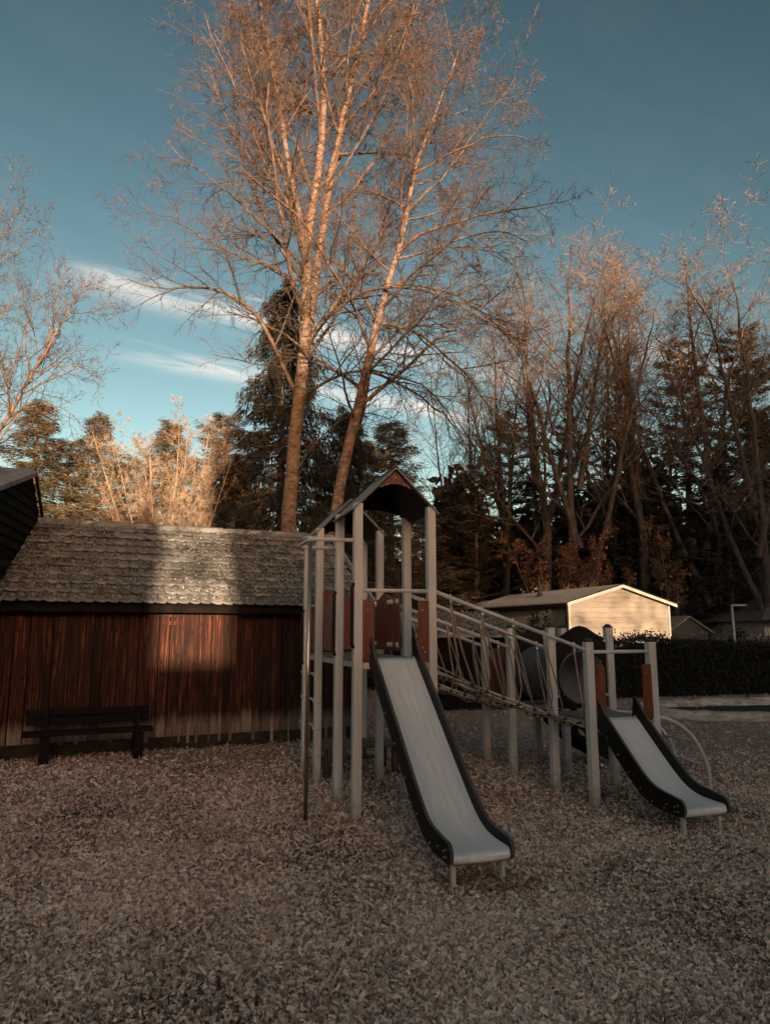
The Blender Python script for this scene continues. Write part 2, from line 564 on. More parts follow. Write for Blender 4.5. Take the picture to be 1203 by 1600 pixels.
def chip_field(rng, n, ymin, ymax, box, lmin, lmax, layer):
    # uniform over a wedge a little wider than the view
    y = np.sqrt(rng.uniform(ymin ** 2, ymax ** 2, n))
    if box:
        y = np.where(y > 5.0, 5.0 + (y - 5.0) * rng.uniform(.5, 4.2, n), y)
    x = y * rng.uniform(-.68, .68, n)
    L_ = rng.uniform(lmin, lmax, n) * rng.choice([.6, 1, 1, 1.35], n)
    W_ = L_ * rng.uniform(.08, .26, n)
    T_ = rng.uniform(.003, .011, n)
    yaw = rng.uniform(0, 2 * np.pi, n)
    pit = rng.normal(0, .38, n)
    rol = rng.normal(0, .45, n)
    z = rng.uniform(.003, layer, n) + np.abs(np.sin(pit)) * L_ * .3
    a = np.stack([np.cos(yaw) * np.cos(pit), np.sin(yaw) * np.cos(pit), np.sin(pit)], 1)
    up = np.tile(np.array([0, 0, 1.]), (n, 1))
    b = np.cross(up, a); b /= np.linalg.norm(b, axis=1)[:, None]
    c = np.cross(a, b)
    b2 = b * np.cos(rol)[:, None] + c * np.sin(rol)[:, None]
    c2 = np.cross(a, b2)
    ctr = np.stack([x, y, z], 1)
    t = rng.beta(1.25, 1.9, n)
    pale = rng.random(n) < .02
    t[pale] = rng.uniform(.8, 1.0, pale.sum())
    t = t + .10 * np.sin(x * 1.7 + y * .9) * np.sin(y * 1.3 - x * .6) + .07 * np.sin(x * 4.1 - y * 2.3 + 1) * np.sin(y * 3.7 + x * 1.9)
    if box:
        tap = rng.uniform(.35, .95, n)
        sk = rng.uniform(-.3, .3, n)
        vs = []
        for (i, j, k) in ((-1, -1, 0), (1, -1, 0), (1, 1, 0), (-1, 1, 0), (-1, -1, 1), (1, -1, 1), (1, 1, 1), (-1, 1, 1)):
            la = (L_ / 2 * i * (1 if k == 0 else .92))[:, None]
            wd = (W_ / 2 * j * (tap if i > 0 else 1) + sk * W_ * (i > 0))[:, None]
            vs.append(ctr + a * la + b2 * wd + c2 * (T_ * (k * 2 - 1))[:, None])
        V = np.stack(vs, 1)
        fq = np.array([(4, 5, 6, 7), (0, 1, 5, 4), (2, 3, 7, 6)])
    else:
        V = np.stack([ctr - a * (L_ / 2)[:, None], ctr + b2 * (W_ / 2)[:, None], ctr + a * (L_ / 2)[:, None], ctr - b2 * (W_ / 2)[:, None]], 1)
        fq = np.array([(0, 3, 2, 1)])
    m = V.shape[1]
    faces = (fq[None] + (np.arange(n) * m)[:, None, None]).reshape(-1, 4)
    V[:, :, 2] = np.maximum(V[:, :, 2], .001)
    return V.reshape(-1, 3), faces, np.repeat(t, m)


rng = np.random.default_rng(3)
v_, f_, t_ = chip_field(rng, 192000, 3.0, 6.5, True, .015, .042, .028)
o = link('wood_chips', fastmesh('wood_chips', v_, f_, M['chip'], tint=t_), kind='stuff')
o['label'] = 'bed of brown wood chips covering the playground'
v_, f_, t_ = chip_field(rng, 95000, 5.2, 21.0, False, .035, .085, .034)
o = link('wood_chips', fastmesh('wood_chips_far', v_, f_, M['chip'], tint=t_), kind='stuff')
o['label'] = 'bed of brown wood chips further back across the playground'

# loose fallen leaves gathered under the slide, along the shed and hedge
def leaf_patch(cx_, cy_, rx, ry, n, size):
    a = rng.uniform(0, 2 * np.pi, n); r = np.sqrt(rng.random(n)) * rng.normal(1, .2, n)
    p = np.stack([cx_ + rx * r * np.cos(a), cy_ + ry * r * np.sin(a), rng.uniform(.025, .055, n)], 1)
    return p, rng.uniform(.6, 1.4, n) * size


def diamonds(p, size, d=None, aspect=.5, rng=rng, flat=0.0):
    """leaf-like four-cornered faces: p (N,3), size (N,), d (N,3) long axis"""
    n = len(p)
    if d is None:
        d = rng.normal(0, 1, (n, 3)); d[:, 2] *= (1 - flat)
    d = d / (np.linalg.norm(d, axis=1)[:, None] + 1e-9)
    s = rng.normal(0, 1, (n, 3)); s[:, 2] *= (1 - flat)
    s = s - d * (s * d).sum(1)[:, None]
    s /= (np.linalg.norm(s, axis=1)[:, None] + 1e-9)
    sz = np.asarray(size)[:, None] * np.ones((n, 1))
    V = np.stack([p, p + d * sz * .45 + s * sz * aspect * .5, p + d * sz, p + d * sz * .45 - s * sz * aspect * .5], 1)
    fc = (np.arange(n) * 4)[:, None] + np.arange(4)[None]
    return V.reshape(-1, 3), fc


P_, S_ = [], []
for (cx_, cy_, rx, ry, n) in ((.68, 5.15, .34, .20, 260), (.1, 6.6, 1.3, .9, 160), (-3.2, 10.3, 2.2, .45, 420), (2.2, 7.7, 1.3, .9, 160), (1.4, 10.4, 2.5, 1.6, 400), (8, 18.3, 5, .4, 600)):
    p, s = leaf_patch(cx_, cy_, rx, ry, n, .042)
    P_.append(p); S_.append(s)
P_ = np.concatenate(P_); S_ = np.concatenate(S_)
v_, f_ = diamonds(P_, S_, aspect=.75, flat=.75)
v_[:, 2] = np.maximum(v_[:, 2], .012)
o = link('fallen_leaves', fastmesh('fallen_leaves', v_, f_, M['leaf_litter'], tint=np.repeat(rng.random(len(P_)), 4)), kind='stuff')
o['label'] = 'orange brown fallen leaves scattered over the wood chips'

# dry pale leaves and bark flakes lying singly on the chips
n = 380
yy = np.sqrt(rng.uniform(3.2 ** 2, 11 ** 2, n))
pp = np.stack([yy * rng.uniform(-.62, .62, n), yy, rng.uniform(.030, .042, n)], 1)
v_, f_ = diamonds(pp, rng.uniform(.025, .06, n), None, .7, rng, .8)
v_[:, 2] = np.maximum(v_[:, 2], .02)
o = link('bark_flakes', fastmesh('bark_flakes', v_, f_, M['chip'], tint=np.repeat(rng.uniform(.75, 1.05, n), 4)), kind='stuff')
o['label'] = 'pale dry leaves and bark flakes strewn on the chips'

# ================================================================== SHED
SROT = math.radians(24.3)
shed = tag(empty('shed', (-5.0, 10.01, 0), SROT), 'long low wooden shed with mossy tiled roof behind the bench', 'shed')
U0, U1 = -1.6, 5.0                       # wall from beyond the left frame to its right corner
EAVE_V, EAVE_Z, RID_V, RID_Z = -.30, 2.09, 1.9, 3.50
wall = MB().box(U0, U1, .045, .10, .02, 2.2)
wall.box(U0, U0 + .06, .10, 3.7, .02, 2.2).box(U1 - .06, U1, .10, 3.7, .02, 2.2).box(U0, U1, 3.7, 3.76, .02, 2.2)
wall_o = wall.build('wall', M['fascia'], shed)
MB().add([(U1 - .05, -.0, 2.2), (U1 - .05, 3.8, 2.2), (U1 - .05, 1.9, 3.36), (U1 - .02, 0, 2.2), (U1 - .02, 3.8, 2.2), (U1 - .02, 1.9, 3.36)],
         [(0, 1, 2), (3, 5, 4), (0, 2, 5, 3), (1, 4, 5, 2), (0, 3, 4, 1)]).build('gable', M['fascia'], shed)


def plank_mesh(w, t, h0, h1, name):
    b = MB()
    b.add([(-w / 2, 0, h0), (w / 2, 0, h0), (w / 2, 0, h1), (-w / 2, 0, h1), (-w / 2 + .004, -t, h0), (w / 2 - .004, -t, h0), (w / 2 - .004, -t, h1), (-w / 2 + .004, -t, h1)],
          [(4, 5, 6, 7), (0, 4, 7, 3), (5, 1, 2, 6), (0, 1, 5, 4), (3, 7, 6, 2)])
    return b.mesh(name, M['board'])


rr = random.Random(11)
u = U0
i = 0
while u < U1 - .02:
    w = rr.choice([.13, .15, .17, .19])
    zb = max(.02, .20 * (1 - (u + .3) / 4.6)) + rr.uniform(-.012, .012)
    me = plank_mesh(w - .008, .022, zb, 2.13, 'board')
    o = link('board', me, wall_o, loc=(min(u + w / 2, U1 - w / 2), .045 - .001 - rr.uniform(0, .006), 0), rot=(0, rr.uniform(-.004, .004), 0))
    if rr.random() < (.35 if u < 1.2 else .8):
        bw = rr.choice([.035, .045, .055])
        mb = plank_mesh(bw, .020, zb + .002, 2.12, 'batten')
        link('batten', mb, wall_o, loc=(u + w + rr.uniform(-.01, .01), .022 - .008, 0), rot=(0, rr.uniform(-.006, .006), 0))
    u += w
MB().box(U0, U1, -.004, .046, 0, .19).build('plinth', M['plinth'], shed)
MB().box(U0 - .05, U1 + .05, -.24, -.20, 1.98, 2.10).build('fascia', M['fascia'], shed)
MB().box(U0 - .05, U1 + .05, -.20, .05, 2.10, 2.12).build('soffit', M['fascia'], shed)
# little shuttered hatch high in the sunlit part of the wall
hm = MB().box(1.86, 2.14, -.018, .01, 1.80, 1.86).box(1.86, 2.14, -.018, .01, 1.92, 1.955)
hm.build('hatch_batten', M['board'], wall_o)
# roof
slope = math.atan2(RID_Z - EAVE_Z, RID_V - EAVE_V)
RL = math.hypot(RID_Z - EAVE_Z, RID_V - EAVE_V)
RU0, RU1 = -1.75, 5.20
roof = MB()
cs, sn = math.cos(slope), math.sin(slope)


def rp_(u, s, n=0.0):
    """point on the front roof plane: u along, s up the slope, n off the plane"""
    return (u, EAVE_V + s * cs - n * sn, EAVE_Z + s * sn + n * cs)


roof.add([rp_(RU0, .03, -.05), rp_(RU1, .03, -.05), rp_(RU1, RL, -.05), rp_(RU0, RL, -.05), rp_(RU0, .03, -.02), rp_(RU1, .03, -.02), rp_(RU1, RL, -.02), rp_(RU0, RL, -.02)],
         [(0, 3, 2, 1), (4, 5, 6, 7), (0, 1, 5, 4), (1, 2, 6, 5), (2, 3, 7, 6), (3, 0, 4, 7)])
bz = RID_Z - .06
roof.add([(RU0, RID_V, bz), (RU1, RID_V, bz), (RU1, 4.1, EAVE_Z), (RU0, 4.1, EAVE_Z)], [(0, 1, 2, 3)])
roof_o = roof.build('roof', M['fascia'], shed)
# interlocking tiles: two shallow troughs and an upstanding joint per tile
NR, TW = 10, .325
EXP = RL / NR
prof = [(0, .030), (.018, .030), (.024, .014), (.09, .006), (.145, .012), (.165, .024), (.185, .012), (.245, .006), (.30, .012), (.325, .016)]


def tile_mesh(seed):
    r2 = random.Random(seed)
    b = MB()
    n = len(prof)
    vs = []
    for s_, lift in ((-.035, .046), (.0, .051), (EXP * .5, .026), (EXP + .03, .0)):
        for (x, h) in prof:
            vs.append((x + r2.uniform(-.002, .002), s_ + (0.018 * math.sin(x / TW * math.pi * 4) if s_ < .01 else 0), h + lift + r2.uniform(-.002, .002)))
    for (x, h) in prof:
        vs.append((x, -.030 + 0.018 * math.sin(x / TW * math.pi * 4), h + .046 - .015))
    fs = []
    for j in range(3):
        for k in range(n - 1):
            fs.append((j * n + k, j * n + k + 1, (j + 1) * n + k + 1, (j + 1) * n + k))
    for k in range(n - 1):
        fs.append((4 * n + k, 4 * n + k + 1, k + 1, k))
    return b.add(vs, fs).mesh('tile', M['tile'])


tms = [tile_mesh(s) for s in range(5)]
MR = Matrix(((1, 0, 0), (0, cs, -sn), (0, sn, cs))).to_4x4()
rr = random.Random(5)
cols = int((RU1 - RU0) / TW)
for r_ in range(NR):
    for c_ in range(cols):
        uu = RU0 + c_ * TW
        o = link('tile', tms[rr.randrange(5)], roof_o, loc=rp_(uu + .02, r_ * EXP + .02 + rr.uniform(-.006, .006), -.012 + rr.uniform(0, .006)),
                 rot=(slope + rr.uniform(-.012, .012), rr.uniform(-.008, .008), rr.uniform(-.006, .006)))
ridge = MB()
x = RU0
while x < RU1:
    l_ = min(.42, RU1 - x)
    ridge.tube([(x, RID_V - .01, RID_Z + .0), (x + l_, RID_V - .01, RID_Z + .008)], [.075, .085], 8)
    x += .40
ridge.build('ridge', M['tile'], roof_o, smooth=True)
MB().add([rp_(RU1 - .02, -.02, -.07), rp_(RU1 + .015, -.02, -.07), rp_(RU1 + .015, RL, -.07), rp_(RU1 - .02, RL, -.07),
          rp_(RU1 - .02, -.02, .075), rp_(RU1 + .015, -.02, .075), rp_(RU1 + .015, RL, .075), rp_(RU1 - .02, RL, .075)],
         [(0, 3, 2, 1), (4, 5, 6, 7), (0, 1, 5, 4), (1, 2, 6, 5), (2, 3, 7, 6), (3, 0, 4, 7)]).build('verge_board', M['verge'], roof_o)
# moss and lichen tufts, thickest toward the eave
n = 22000
us = rng.uniform(RU0, RU1 - .05, n)
row = rng.integers(0, NR, n)
sl_ = (row + .10 + .88 * rng.beta(1.1, 1.7, n)) * EXP
keep = rng.random(n) < np.clip(.95 - sl_ / RL * 1.05 + .35 * np.sin(us * 1.9 + 1) + .25 * (us > 2.2) * (sl_ / RL > .3), .06, 1)
us, sl_ = us[keep], sl_[keep]
ph = (us / TW) % 1.0
fr = (sl_ / EXP) % 1.0
nn = .008 + .052 * (1 - fr) + .010 * np.abs(np.sin(ph * np.pi * 2)) + rng.uniform(-.004, .012, len(us))
px_ = np.stack([us, EAVE_V + sl_ * cs - nn * sn, EAVE_Z + sl_ * sn + nn * cs], 1)
dd = rng.normal(0, 1, (len(us), 3)); dd[:, 1] -= .4; dd[:, 2] += .8
v_, f_ = diamonds(px_, rng.uniform(.018, .05, len(us)), dd, aspect=.8)
mo = link('moss', fastmesh('moss', v_, f_, M['moss'], tint=np.repeat(rng.random(len(us)), 4)), roof_o, kind='stuff')

# ------------------------------------------------------------------ taller dark annex at the left edge
AX = Vector((-5.846, 11.932, 0))                    # foot of the gable wall behind the shed ridge
AD = Vector((.2287, -.9735, 0))                     # along the gable wall, toward the viewer
AN = Vector((.9735, .2287, 0))                      # its outward side
AL = Vector((-math.cos(SROT), -math.sin(SROT), 0))  # ridge runs off to the left
annex = tag(empty('annex', tuple(AX)), 'tall dark boarded gable building at the left edge with pale metal verge', 'building')
AP, FR, BK = (.79, 4.18), (2.95, 3.475), (-.05, 3.40)   # (distance along the wall, height): apex, front eave, back eave


def ax(t, z, n=0.0):
    return AD * t + AN * n + Vector((0, 0, z))


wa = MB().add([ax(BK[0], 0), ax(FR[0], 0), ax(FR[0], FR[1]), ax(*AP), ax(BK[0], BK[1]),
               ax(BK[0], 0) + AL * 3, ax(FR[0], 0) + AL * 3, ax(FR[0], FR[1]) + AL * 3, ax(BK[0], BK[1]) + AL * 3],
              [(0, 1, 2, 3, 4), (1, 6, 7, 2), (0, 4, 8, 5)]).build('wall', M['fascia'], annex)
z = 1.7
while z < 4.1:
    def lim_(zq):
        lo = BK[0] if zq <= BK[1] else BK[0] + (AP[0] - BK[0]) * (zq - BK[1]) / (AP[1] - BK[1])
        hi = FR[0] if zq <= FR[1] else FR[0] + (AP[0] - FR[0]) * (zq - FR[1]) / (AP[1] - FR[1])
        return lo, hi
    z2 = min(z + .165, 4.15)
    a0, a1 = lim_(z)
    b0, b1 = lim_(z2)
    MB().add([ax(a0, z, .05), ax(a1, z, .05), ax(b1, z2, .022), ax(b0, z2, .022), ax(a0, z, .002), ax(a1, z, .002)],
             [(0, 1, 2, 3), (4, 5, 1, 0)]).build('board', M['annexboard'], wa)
    z += .15
MB().add([ax(AP[0], AP[1] + .05, .10), ax(FR[0] + .1, FR[1] + .03, .10), ax(FR[0] + .1, FR[1] + .10, -.06), ax(AP[0], AP[1] + .12, -.06), ax(AP[0], AP[1] - .02, .10), ax(FR[0] + .1, FR[1] - .04, .10)],
         [(0, 1, 2, 3), (0, 4, 5, 1)]).build('verge_strip', M['zinc'], annex)
MB().add([ax(AP[0], AP[1] + .05, .10), ax(BK[0] - .1, BK[1] - .03, .10), ax(BK[0] - .1, BK[1] - .16, .10), ax(AP[0], AP[1] - .10, .10), ax(AP[0], AP[1] + .05, .05), ax(BK[0] - .1, BK[1] - .03, .05)],
         [(0, 1, 2, 3), (0, 4, 5, 1)]).build('barge_board', M['fascia'], annex)
MB().add([ax(AP[0], AP[1] + .09, -.06), ax(FR[0] + .15, FR[1] + .07, -.06), ax(FR[0] + .15, FR[1] + .07, 0) + AL * 4, ax(AP[0], AP[1] + .09, 0) + AL * 4,
          ax(BK[0] - .1, BK[1], .05), ax(BK[0] - .1, BK[1], 0) + AL * 4], [(0, 1, 2, 3), (0, 3, 5, 4)]).build('roof', M['tile'], annex)

# ------------------------------------------------------------------ dark bench in front of the shed
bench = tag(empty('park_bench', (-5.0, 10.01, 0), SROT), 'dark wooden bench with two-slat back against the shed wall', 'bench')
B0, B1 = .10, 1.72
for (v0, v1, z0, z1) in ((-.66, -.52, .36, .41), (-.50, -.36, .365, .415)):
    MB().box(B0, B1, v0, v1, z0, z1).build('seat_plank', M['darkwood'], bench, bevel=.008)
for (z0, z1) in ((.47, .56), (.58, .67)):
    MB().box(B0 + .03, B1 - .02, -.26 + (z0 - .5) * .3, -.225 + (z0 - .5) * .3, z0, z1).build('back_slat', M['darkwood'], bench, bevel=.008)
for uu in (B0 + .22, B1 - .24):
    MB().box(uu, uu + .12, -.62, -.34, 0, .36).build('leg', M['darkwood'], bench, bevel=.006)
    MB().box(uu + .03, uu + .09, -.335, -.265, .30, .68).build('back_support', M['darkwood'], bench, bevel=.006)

# ================================================================== PLAY STRUCTURE
PR = .297
DX, DY = -.263, 6.865
play = tag(empty('play_structure', (DX, DY, 0), PR), 'grey post climbing frame with two roofed towers, steel slides and rope bridges', 'play structure')
W = .085
HW = W / 2
posts = {'D': (0, 0, 2.94), 'P': (.751, 0, 2.94), 'C': (0, .751, 2.94), 'G': (.751, .751, 2.94),
         'B': (0, 1.78, 2.94), 'E': (.751, 1.78, 2.94), 'A': (0, 2.531, 2.94), 'F': (.751, 2.531, 2.94),
         'K': (2.385, -.163, 1.60), 'N': (3.131, -.163, 1.60), 'J': (2.385, .58, 1.75), 'M': (3.131, .58, 1.75),
         'H': (2.385, 1.574, 1.75), 'L': (3.131, 1.574, 1.75), 'I': (2.385, 2.318, 1.60), 'S': (3.131, 2.318, 1.60)}
for k, (a, b, h) in posts.items():
    po = MB().box(a - HW, a + HW, b - HW, b + HW, -.05, h).build('post', M['post'], play, bevel=.008)
    if h < 2:
        cp = MB().box(a - HW - .002, a + HW + .002, b - HW - .002, b + HW + .002, h, h + .012).dome(a, b, h + .012, HW * 1.02, .03, 12, 4)
        cp.build('post_cap', M['cap'], po, smooth=False)
        for zz_ in (h - .10, h - .15):
            MB().tube([(a, b - HW + .001, zz_), (a, b - HW - .005, zz_)], .008, 8).build('bolt', M['bolt'], po)


# decks: planks
def deck(u0, u1, v0, v1, z, along_u=True, n=5):
    d = MB().box(u0, u1, v0, v0 + .03, z - .07, z - .012).box(u0, u1, v1 - .03, v1, z - .07, z - .012)
    d.box(u0, u0 + .03, v0 + .031, v1 - .031, z - .07, z - .012).box(u1 - .03, u1, v0 + .031, v1 - .031, z - .07, z - .012)
    do = d.build('deck', M['post'], play, bevel=.004)
    for i in range(n):
        if along_u:
            a0, a1 = v0 + (v1 - v0) * i / n + .004, v0 + (v1 - v0) * (i + 1) / n - .004
            MB().box(u0 - .01, u1 + .01, a0, a1, z - .010, z + .02).build('deck_plank', M['deck'], do, bevel=.003)
        else:
            a0, a1 = u0 + (u1 - u0) * i / n + .004, u0 + (u1 - u0) * (i + 1) / n - .004
            MB().box(a0, a1, v0 - .01, v1 + .01, z - .010, z + .02).build('deck_plank', M['deck'], do, bevel=.003)


ZT, ZL = 1.425, .815
deck(.048, .703, -.02, .77, ZT)
deck(.048, .703, 1.76, 2.55, ZT)
deck(.048, .703, .80, 1.73, ZT, n=6)
deck(2.433, 3.083, -.18, .60, ZL)
deck(2.433, 3.083, 1.555, 2.335, ZL)

# tower roofs
for v0 in (-.06, 1.72):
    v1 = v0 + .87
    um, hw_, ze, za = .3755, .44, 2.86, 3.30
    ro = MB()
    t = .016
    for sgn in (-1, 1):
        e = um + sgn * hw_
        nx, nz_ = sgn * .707, .707
        p = [(um, za), (e, ze), (e + nx * t, ze + nz_ * t), (um, za + t * 1.414)]
        if sgn > 0:
            p = p[::-1]
        ro.prism(p, lambda a, b, tt: (a, tt, b), v0, v1)
    ro_o = ro.build('roof', M['roofgrey'], play)
    li = MB()
    for sgn in (-1, 1):
        e = um + sgn * (hw_ - .03)
        p = [(um, za - .004), (e, ze + .026), (e - sgn * .008, ze + .018), (um, za - .020)]
        if sgn > 0:
            p = p[::-1]
        li.prism(p, lambda a, b, tt: (a, tt, b), v0 + .02, v1 - .02)
    li.build('shade_lining', M['black'], ro_o)  # black sheet puts the shade under the roof into the colour
    MB().prism([(um - .02, za + .012), (um + .02, za + .012), (um + .045, za - .014), (um, za + .034), (um - .045, za - .014)], lambda a, b, tt: (a, tt, b), v0 - .004, v1 - .2).build('ridge_cap', M['black'], ro_o)
    for (vv, mm) in ((v0 + .025, M['redwood']), (v1 - .045, M['black'])):  # rear board is black: the shade on it is put into its colour
        half = .165 if mm is M['redwood'] else .30
        drop = half * (za - ze) / hw_
        pts = [(um - half, za - drop - .024)]
        for k in range(9):
            a = -1 + 2 * k / 8
            pts.append((um + a * half * .92, za - drop - .03 + (1 - a * a) * .045))
        pts += [(um + half, za - drop - .024), (um, za - .024)]
        gb = MB().prism(pts, lambda a, b, tt: (a, tt, b), vv, vv + .018).build('gable_board', mm, ro_o)
        if mm is M['redwood']:
            for (a, b) in ((um, za - .085), (um - .085, za - .16), (um + .085, za - .16)):
                MB().tube([(a, vv + .001, b), (a, vv - .006, b)], .007, 8).build('bolt', M['bolt'], gb)


# panels
def bolts(parent, pts, axis='v', sgn=-1, r=.008):
    for p in pts:
        p = Vector(p)
        d = Vector((0, sgn * .007, 0)) if axis == 'v' else Vector((sgn * .007, 0, 0))
        MB().tube([p, p + d], r, 8).build('bolt', M['bolt'], parent)


def wavy(a0, a1, z0, z1, hump, n=20):
    pts = [(a0, z0), (a1, z0)]
    for k in range(n + 1):
        t = 1 - k / n
        s = math.sin(math.pi * t) ** 2 * hump + math.sin(2 * math.pi * t) * .02
        pts.append((a0 + (a1 - a0) * t, z1 + s))
    return pts


# right side of the walkway: two boards with a slit and a round notch
for (a0, a1) in ((.80, 1.10), (1.115, 1.74)):
    o = MB().prism(wavy(a0, a1, 1.50, 2.08, .06 if a1 < 1.2 else .05), lambda a, b, t: (t, a, b), .680, .698).build('side_panel', M['redwood'], play)
    for zz_ in (1.56, 2.03):
        for av in (a0 + .05, a1 - .05):
            MB().tube([(.679, av, zz_), (.655, av, zz_)], [.034, .022], 10).build('bracket', M['post'], o, smooth=True)
# left side of the walkway and back wall of the rear tower
o = MB().prism(wavy(.81, 1.72, 1.49, 2.04, .09), lambda a, b, t: (t, a, b), .050, .068).build('side_panel', M['redwood'], play)
bolts(o, [(.05, .88, 1.55), (.05, 1.66, 1.55), (.05, 1.66, 2.0), (.05, .88, 2.0)], 'u', -1)
MB().tube([(.049, 1.15, 2.0), (.040, 1.15, 2.0)], .045, 14).build('disc', M['redwood'], o)
o = MB().prism(wavy(.05, .70, 1.48, 2.10, .14), lambda a, b, t: (a, t, b), 2.49, 2.508).build('back_panel', M['redwood'], play)
bolts(o, [(.1, 2.49, 1.54), (.65, 2.49, 1.54), (.1, 2.49, 2.05), (.65, 2.49, 2.05)], 'v', -1)
# low platform back panel
o = MB().prism(wavy(2.435, 3.08, .85, 1.45, .06), lambda a, b, t: (a, t, b), 2.30, 2.318).build('back_panel', M['redwood'], play)


# guard boards either side of the slides
def guard(a0, a1, z0, z1, v, left):
    r = .04
    pts = [(a0, z0), (a1, z0)]
    if left:   # rounded corner on the free (right) side
        pts += [(a1 - r + r * math.cos(x), z1 - r + r * math.sin(x)) for x in [i * math.pi / 12 for i in range(7)]]
        pts += [(a0, z1)]
    else:
        pts += [(a1, z1)]
        pts += [(a0 + r - r * math.sin(x), z1 - r + r * math.cos(x)) for x in [i * math.pi / 12 for i in range(7)]]
    o = MB().prism(pts, lambda a, b, t: (a, t, b), v, v + .016).build('guard_board', M['redwood'], play)
    # pale cut edge of the laminate
    inner = [(p[0], p[1]) for p in pts[1:]]
    ed = MB().tube([(p[0], v + .003, p[1]) for p in inner], .0045, 5)
    ed.build('panel_edge', M['edge'], o)
    am = (a0 + a1) / 2
    bolts(o, [(am - .012, v, z1 - .09), (am - .012, v, z0 + .12), (am + .012, v, z0 + .08)], 'v', -1)


guard(.045, .155, 1.43, 2.00, -.050, True)
guard(.596, .706, 1.43, 2.00, -.050, False)
guard(2.430, 2.535, .83, 1.37, -.213, True)
guard(2.985, 3.087, .83, 1.37, -.213, False)
# cross bars over the slides
MB().tube([(.04, -.02, 2.095), (.712, -.02, 2.095)], .019, 10).build('cross_bar', M['tube'], play, smooth=True)
MB().tube([(2.42, -.175, 1.50), (3.095, -.175, 1.50)], .019, 10).build('cross_bar', M['tube'], play, smooth=True)
# black hand grips
for (a, b, z0, z1) in ((-.062, .0, 1.55, 2.16), (-.062, .751, 1.46, 2.12), (-.062, 2.531, 1.30, 1.98)):
    MB().tube([(a + .02, b - .03, z0), (a, b - .03, z0 + .04), (a, b - .03, z1 - .04), (a + .02, b - .03, z1)], .017, 8).build('hand_grip', M['black'], play, smooth=True)
# fireman's pole with its loop
zl = 2.575
MB().tube([(.03, 0, zl), (-.36, 0, zl), (-.44, .05, zl), (-.46, .12, zl), (-.46, .63, zl), (-.44, .70, zl), (-.36, .751, zl), (.03, .751, zl)], .019, 10).build('pole_bracket', M['tube'], play, smooth=True)
MB().tube([(-.452, .075, -.05), (-.452, .075, zl + .02)], .019, 12).build('slide_pole', M['polesteel'], play, smooth=True)
MB().tube([(-.452, .075, zl - .02), (-.452, .075, zl + .035)], .026, 10).build('pole_clamp', M['tube'], play, smooth=True)
# ladder rungs on the left of the rear tower
for zz_ in (.30, .60, .90, 1.20):
    MB().tube([(0, 1.80, zz_), (0, 2.51, zz_)], .016, 8).build('rung', M['tube'], play, smooth=True)
    for (c0, c1) in (((-HW, 1.78), (-HW - .014, 1.78)), ((0, 1.78 - HW), (0, 1.78 - HW - .010)), ((-HW, 2.531), (-HW - .016, 2.531))):
        MB().tube([(*c0, zz_), (*c1, zz_)], .016, 8).build('rung_cap', M['tube'], play, smooth=True)
MB().tube([(0, 1.80, 2.02), (0, 2.51, 2.02)], .016, 8).build('rung', M['tube'], play, smooth=True)


